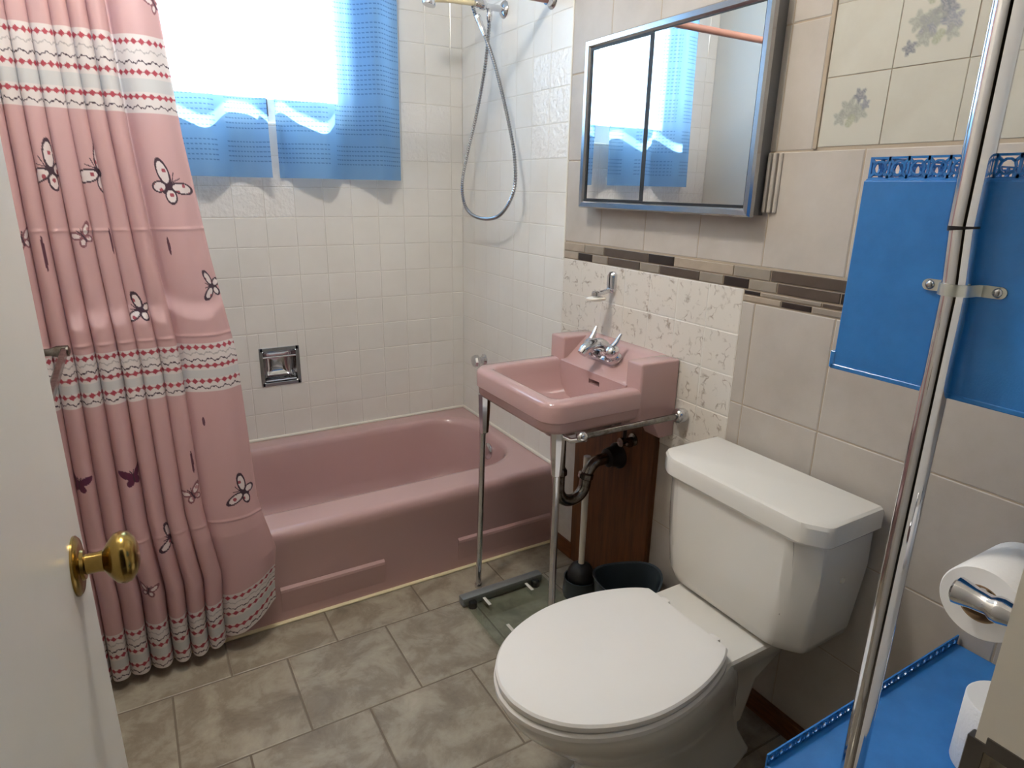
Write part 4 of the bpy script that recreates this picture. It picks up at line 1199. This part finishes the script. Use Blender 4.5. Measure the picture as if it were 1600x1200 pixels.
# pipe strap with two screws
st = B()
sw = 0.0125
zc = 1.206
prof = [(PXE - 0.0005, PY + 0.036), (PXE - 0.0005, PY + 0.019), (PXE - 0.004, PY + 0.0165), (PX - 0.004, PY + 0.0155)]
prof += [(PX - 0.0155 * math.cos(a), PY + 0.0155 * math.sin(a)) for a in [math.radians(60), math.radians(30), 0, math.radians(-30), math.radians(-60)]]
prof += [(PX - 0.004, PY - 0.0155), (PXE - 0.004, PY - 0.0165), (PXE - 0.0005, PY - 0.019), (PXE - 0.0005, PY - 0.036)]
outer = [Vector((x - (0.0018 if True else 0), y, 0)) for x, y in prof]
inn = [Vector((x, y, 0)) for x, y in prof]
va = [[st.verts.new((p.x, p.y, zc + s_ * sw / 2)) for p in L_] for L_ in (outer, inn) for s_ in (-1, 1)]
for i in range(len(prof) - 1):
    st.faces.new((va[0][i], va[0][i + 1], va[1][i + 1], va[1][i])); st.faces.new((va[2][i], va[2][i + 1], va[3][i + 1], va[3][i]))
    st.faces.new((va[0][i], va[0][i + 1], va[2][i + 1], va[2][i])); st.faces.new((va[1][i], va[1][i + 1], va[3][i + 1], va[3][i]))
for y in (PY + 0.036, PY - 0.036):
    lathe(st, (PXE - 0.0005, y, zc), (-1, 0, 0), [(sw / 2, 0), (sw / 2, 0.0018), (0.001, 0.0018)], 16)
strap = obj('pipe_strap', st, 'tin', et, 50)
for y in (PY + 0.0335, PY - 0.0335):
    obj('screw', lathe(B(), (PXE - 0.002, y, zc), (-1, 0, 0), [(0.0052, 0), (0.0048, 0.0015), (0.003, 0.003), (0.0006, 0.0034)], 14), 'steel', strap, 40)

# ------------------------------------------------------------------ toilet paper
def roll(name, c, axis, R, L, label):
    t = thing(name, c, label, 'toilet paper')
    d = Vector(axis).normalized()
    o = Vector(c) - d * L / 2
    h = 0.021
    obj('paper', lathe(B(), o, d, [(R - 0.002, 0.0005), (R, 0.003), (R, L - 0.003), (R - 0.002, L - 0.0005)], 48), 'paper', t, 40)
    return t
def roll2(c, axis, R, L, label):
    t = thing('toilet_roll', c, label, 'toilet paper')
    d = Vector(axis).normalized(); o = Vector(c) - d * L / 2
    dd, u, v = frame(d)
    def ring(r, h): return [o + dd * h + (u * math.cos(2 * PI * k / 48) + v * math.sin(2 * PI * k / 48)) * r for k in range(48)]
    b = B(); loft(b, [ring(R - 0.0015, 0.0), ring(R, 0.002), ring(R, L - 0.002), ring(R - 0.0015, L)], False, False); obj('paper', b, 'paper', t, 40)
    for h in (0.0, L):
        b = B(); loft(b, [ring(0.0215, h), ring(R - 0.0015, h)], False, False); obj('roll_end', b, 'paper_end', t)
    b = B(); loft(b, [ring(0.0215, 0), ring(0.0215, L), ring(0.0200, L), ring(0.0200, 0), ring(0.0215, 0)], False, False); obj('cardboard_core', b, 'card', t, 50)
    return t
RC = Vector((-0.462, -2.306, 0.886))
roll2(RC + Vector((0, 0.002, -0.008)), (1, 0, 0), 0.042, 0.102, 'part-used toilet roll on the chrome holder by the doorway')
roll2((-0.262, -2.285, LZ + 0.058), (0, 0, 1), 0.052, 0.115, 'spare toilet roll standing on the blue lower shelf')
th = thing('toilet_roll_holder', (-0.455, YF, 0.87), 'chrome two-post toilet roll holder beside the doorway', 'toilet roll holder')
for x in (RC.x - 0.066, RC.x + 0.066):
    obj('post', lathe(B(), (x, YF - 0.001, RC.z + 0.004), (0, 1, 0), [(0.020, 0), (0.020, 0.005), (0.011, 0.012), (0.0095, 0.030), (0.0115, 0.060), (0.0145, 0.072), (0.0145, 0.078), (0.0115, 0.083), (0.0125, 0.098), (0.0150, 0.110), (0.0155, 0.115), (0.012, 0.118), (0.001, 0.118)], 22), 'chrome', th, 40)
obj('roller', tube(B(), [(RC.x - 0.064, RC.y + 0.002, RC.z + 0.004), (RC.x + 0.064, RC.y + 0.002, RC.z + 0.004)], 0.0085, 14), 'chrome', th, 50)

# ------------------------------------------------------------------ lamps
def ceiling_lamp(x, y, e, col, label, watts):
    t = thing('ceiling_lamp_offscreen', (x, y, CEIL - 0.10), label, 'lamp')
    obj('lamp_base', lathe(B(), (x, y, CEIL), (0, 0, -1), [(0.085, 0), (0.085, 0.015), (0.07, 0.022), (0.002, 0.022)], 28), 'lamp_metal', t, 40)
    obj('lamp_globe_offscreen', lathe(B(), (x, y, CEIL - 0.02), (0, 0, -1), [(0.05, 0), (0.085, 0.02), (0.095, 0.05), (0.085, 0.08), (0.05, 0.10), (0.001, 0.108)], 28), lampmat('lamp_glow', col, e), t, 60)
ceiling_lamp(-1.00, -1.32, 70.0, (1.0, 0.965, 0.91), 'round white ceiling lamp over the middle of the bathroom', 0)
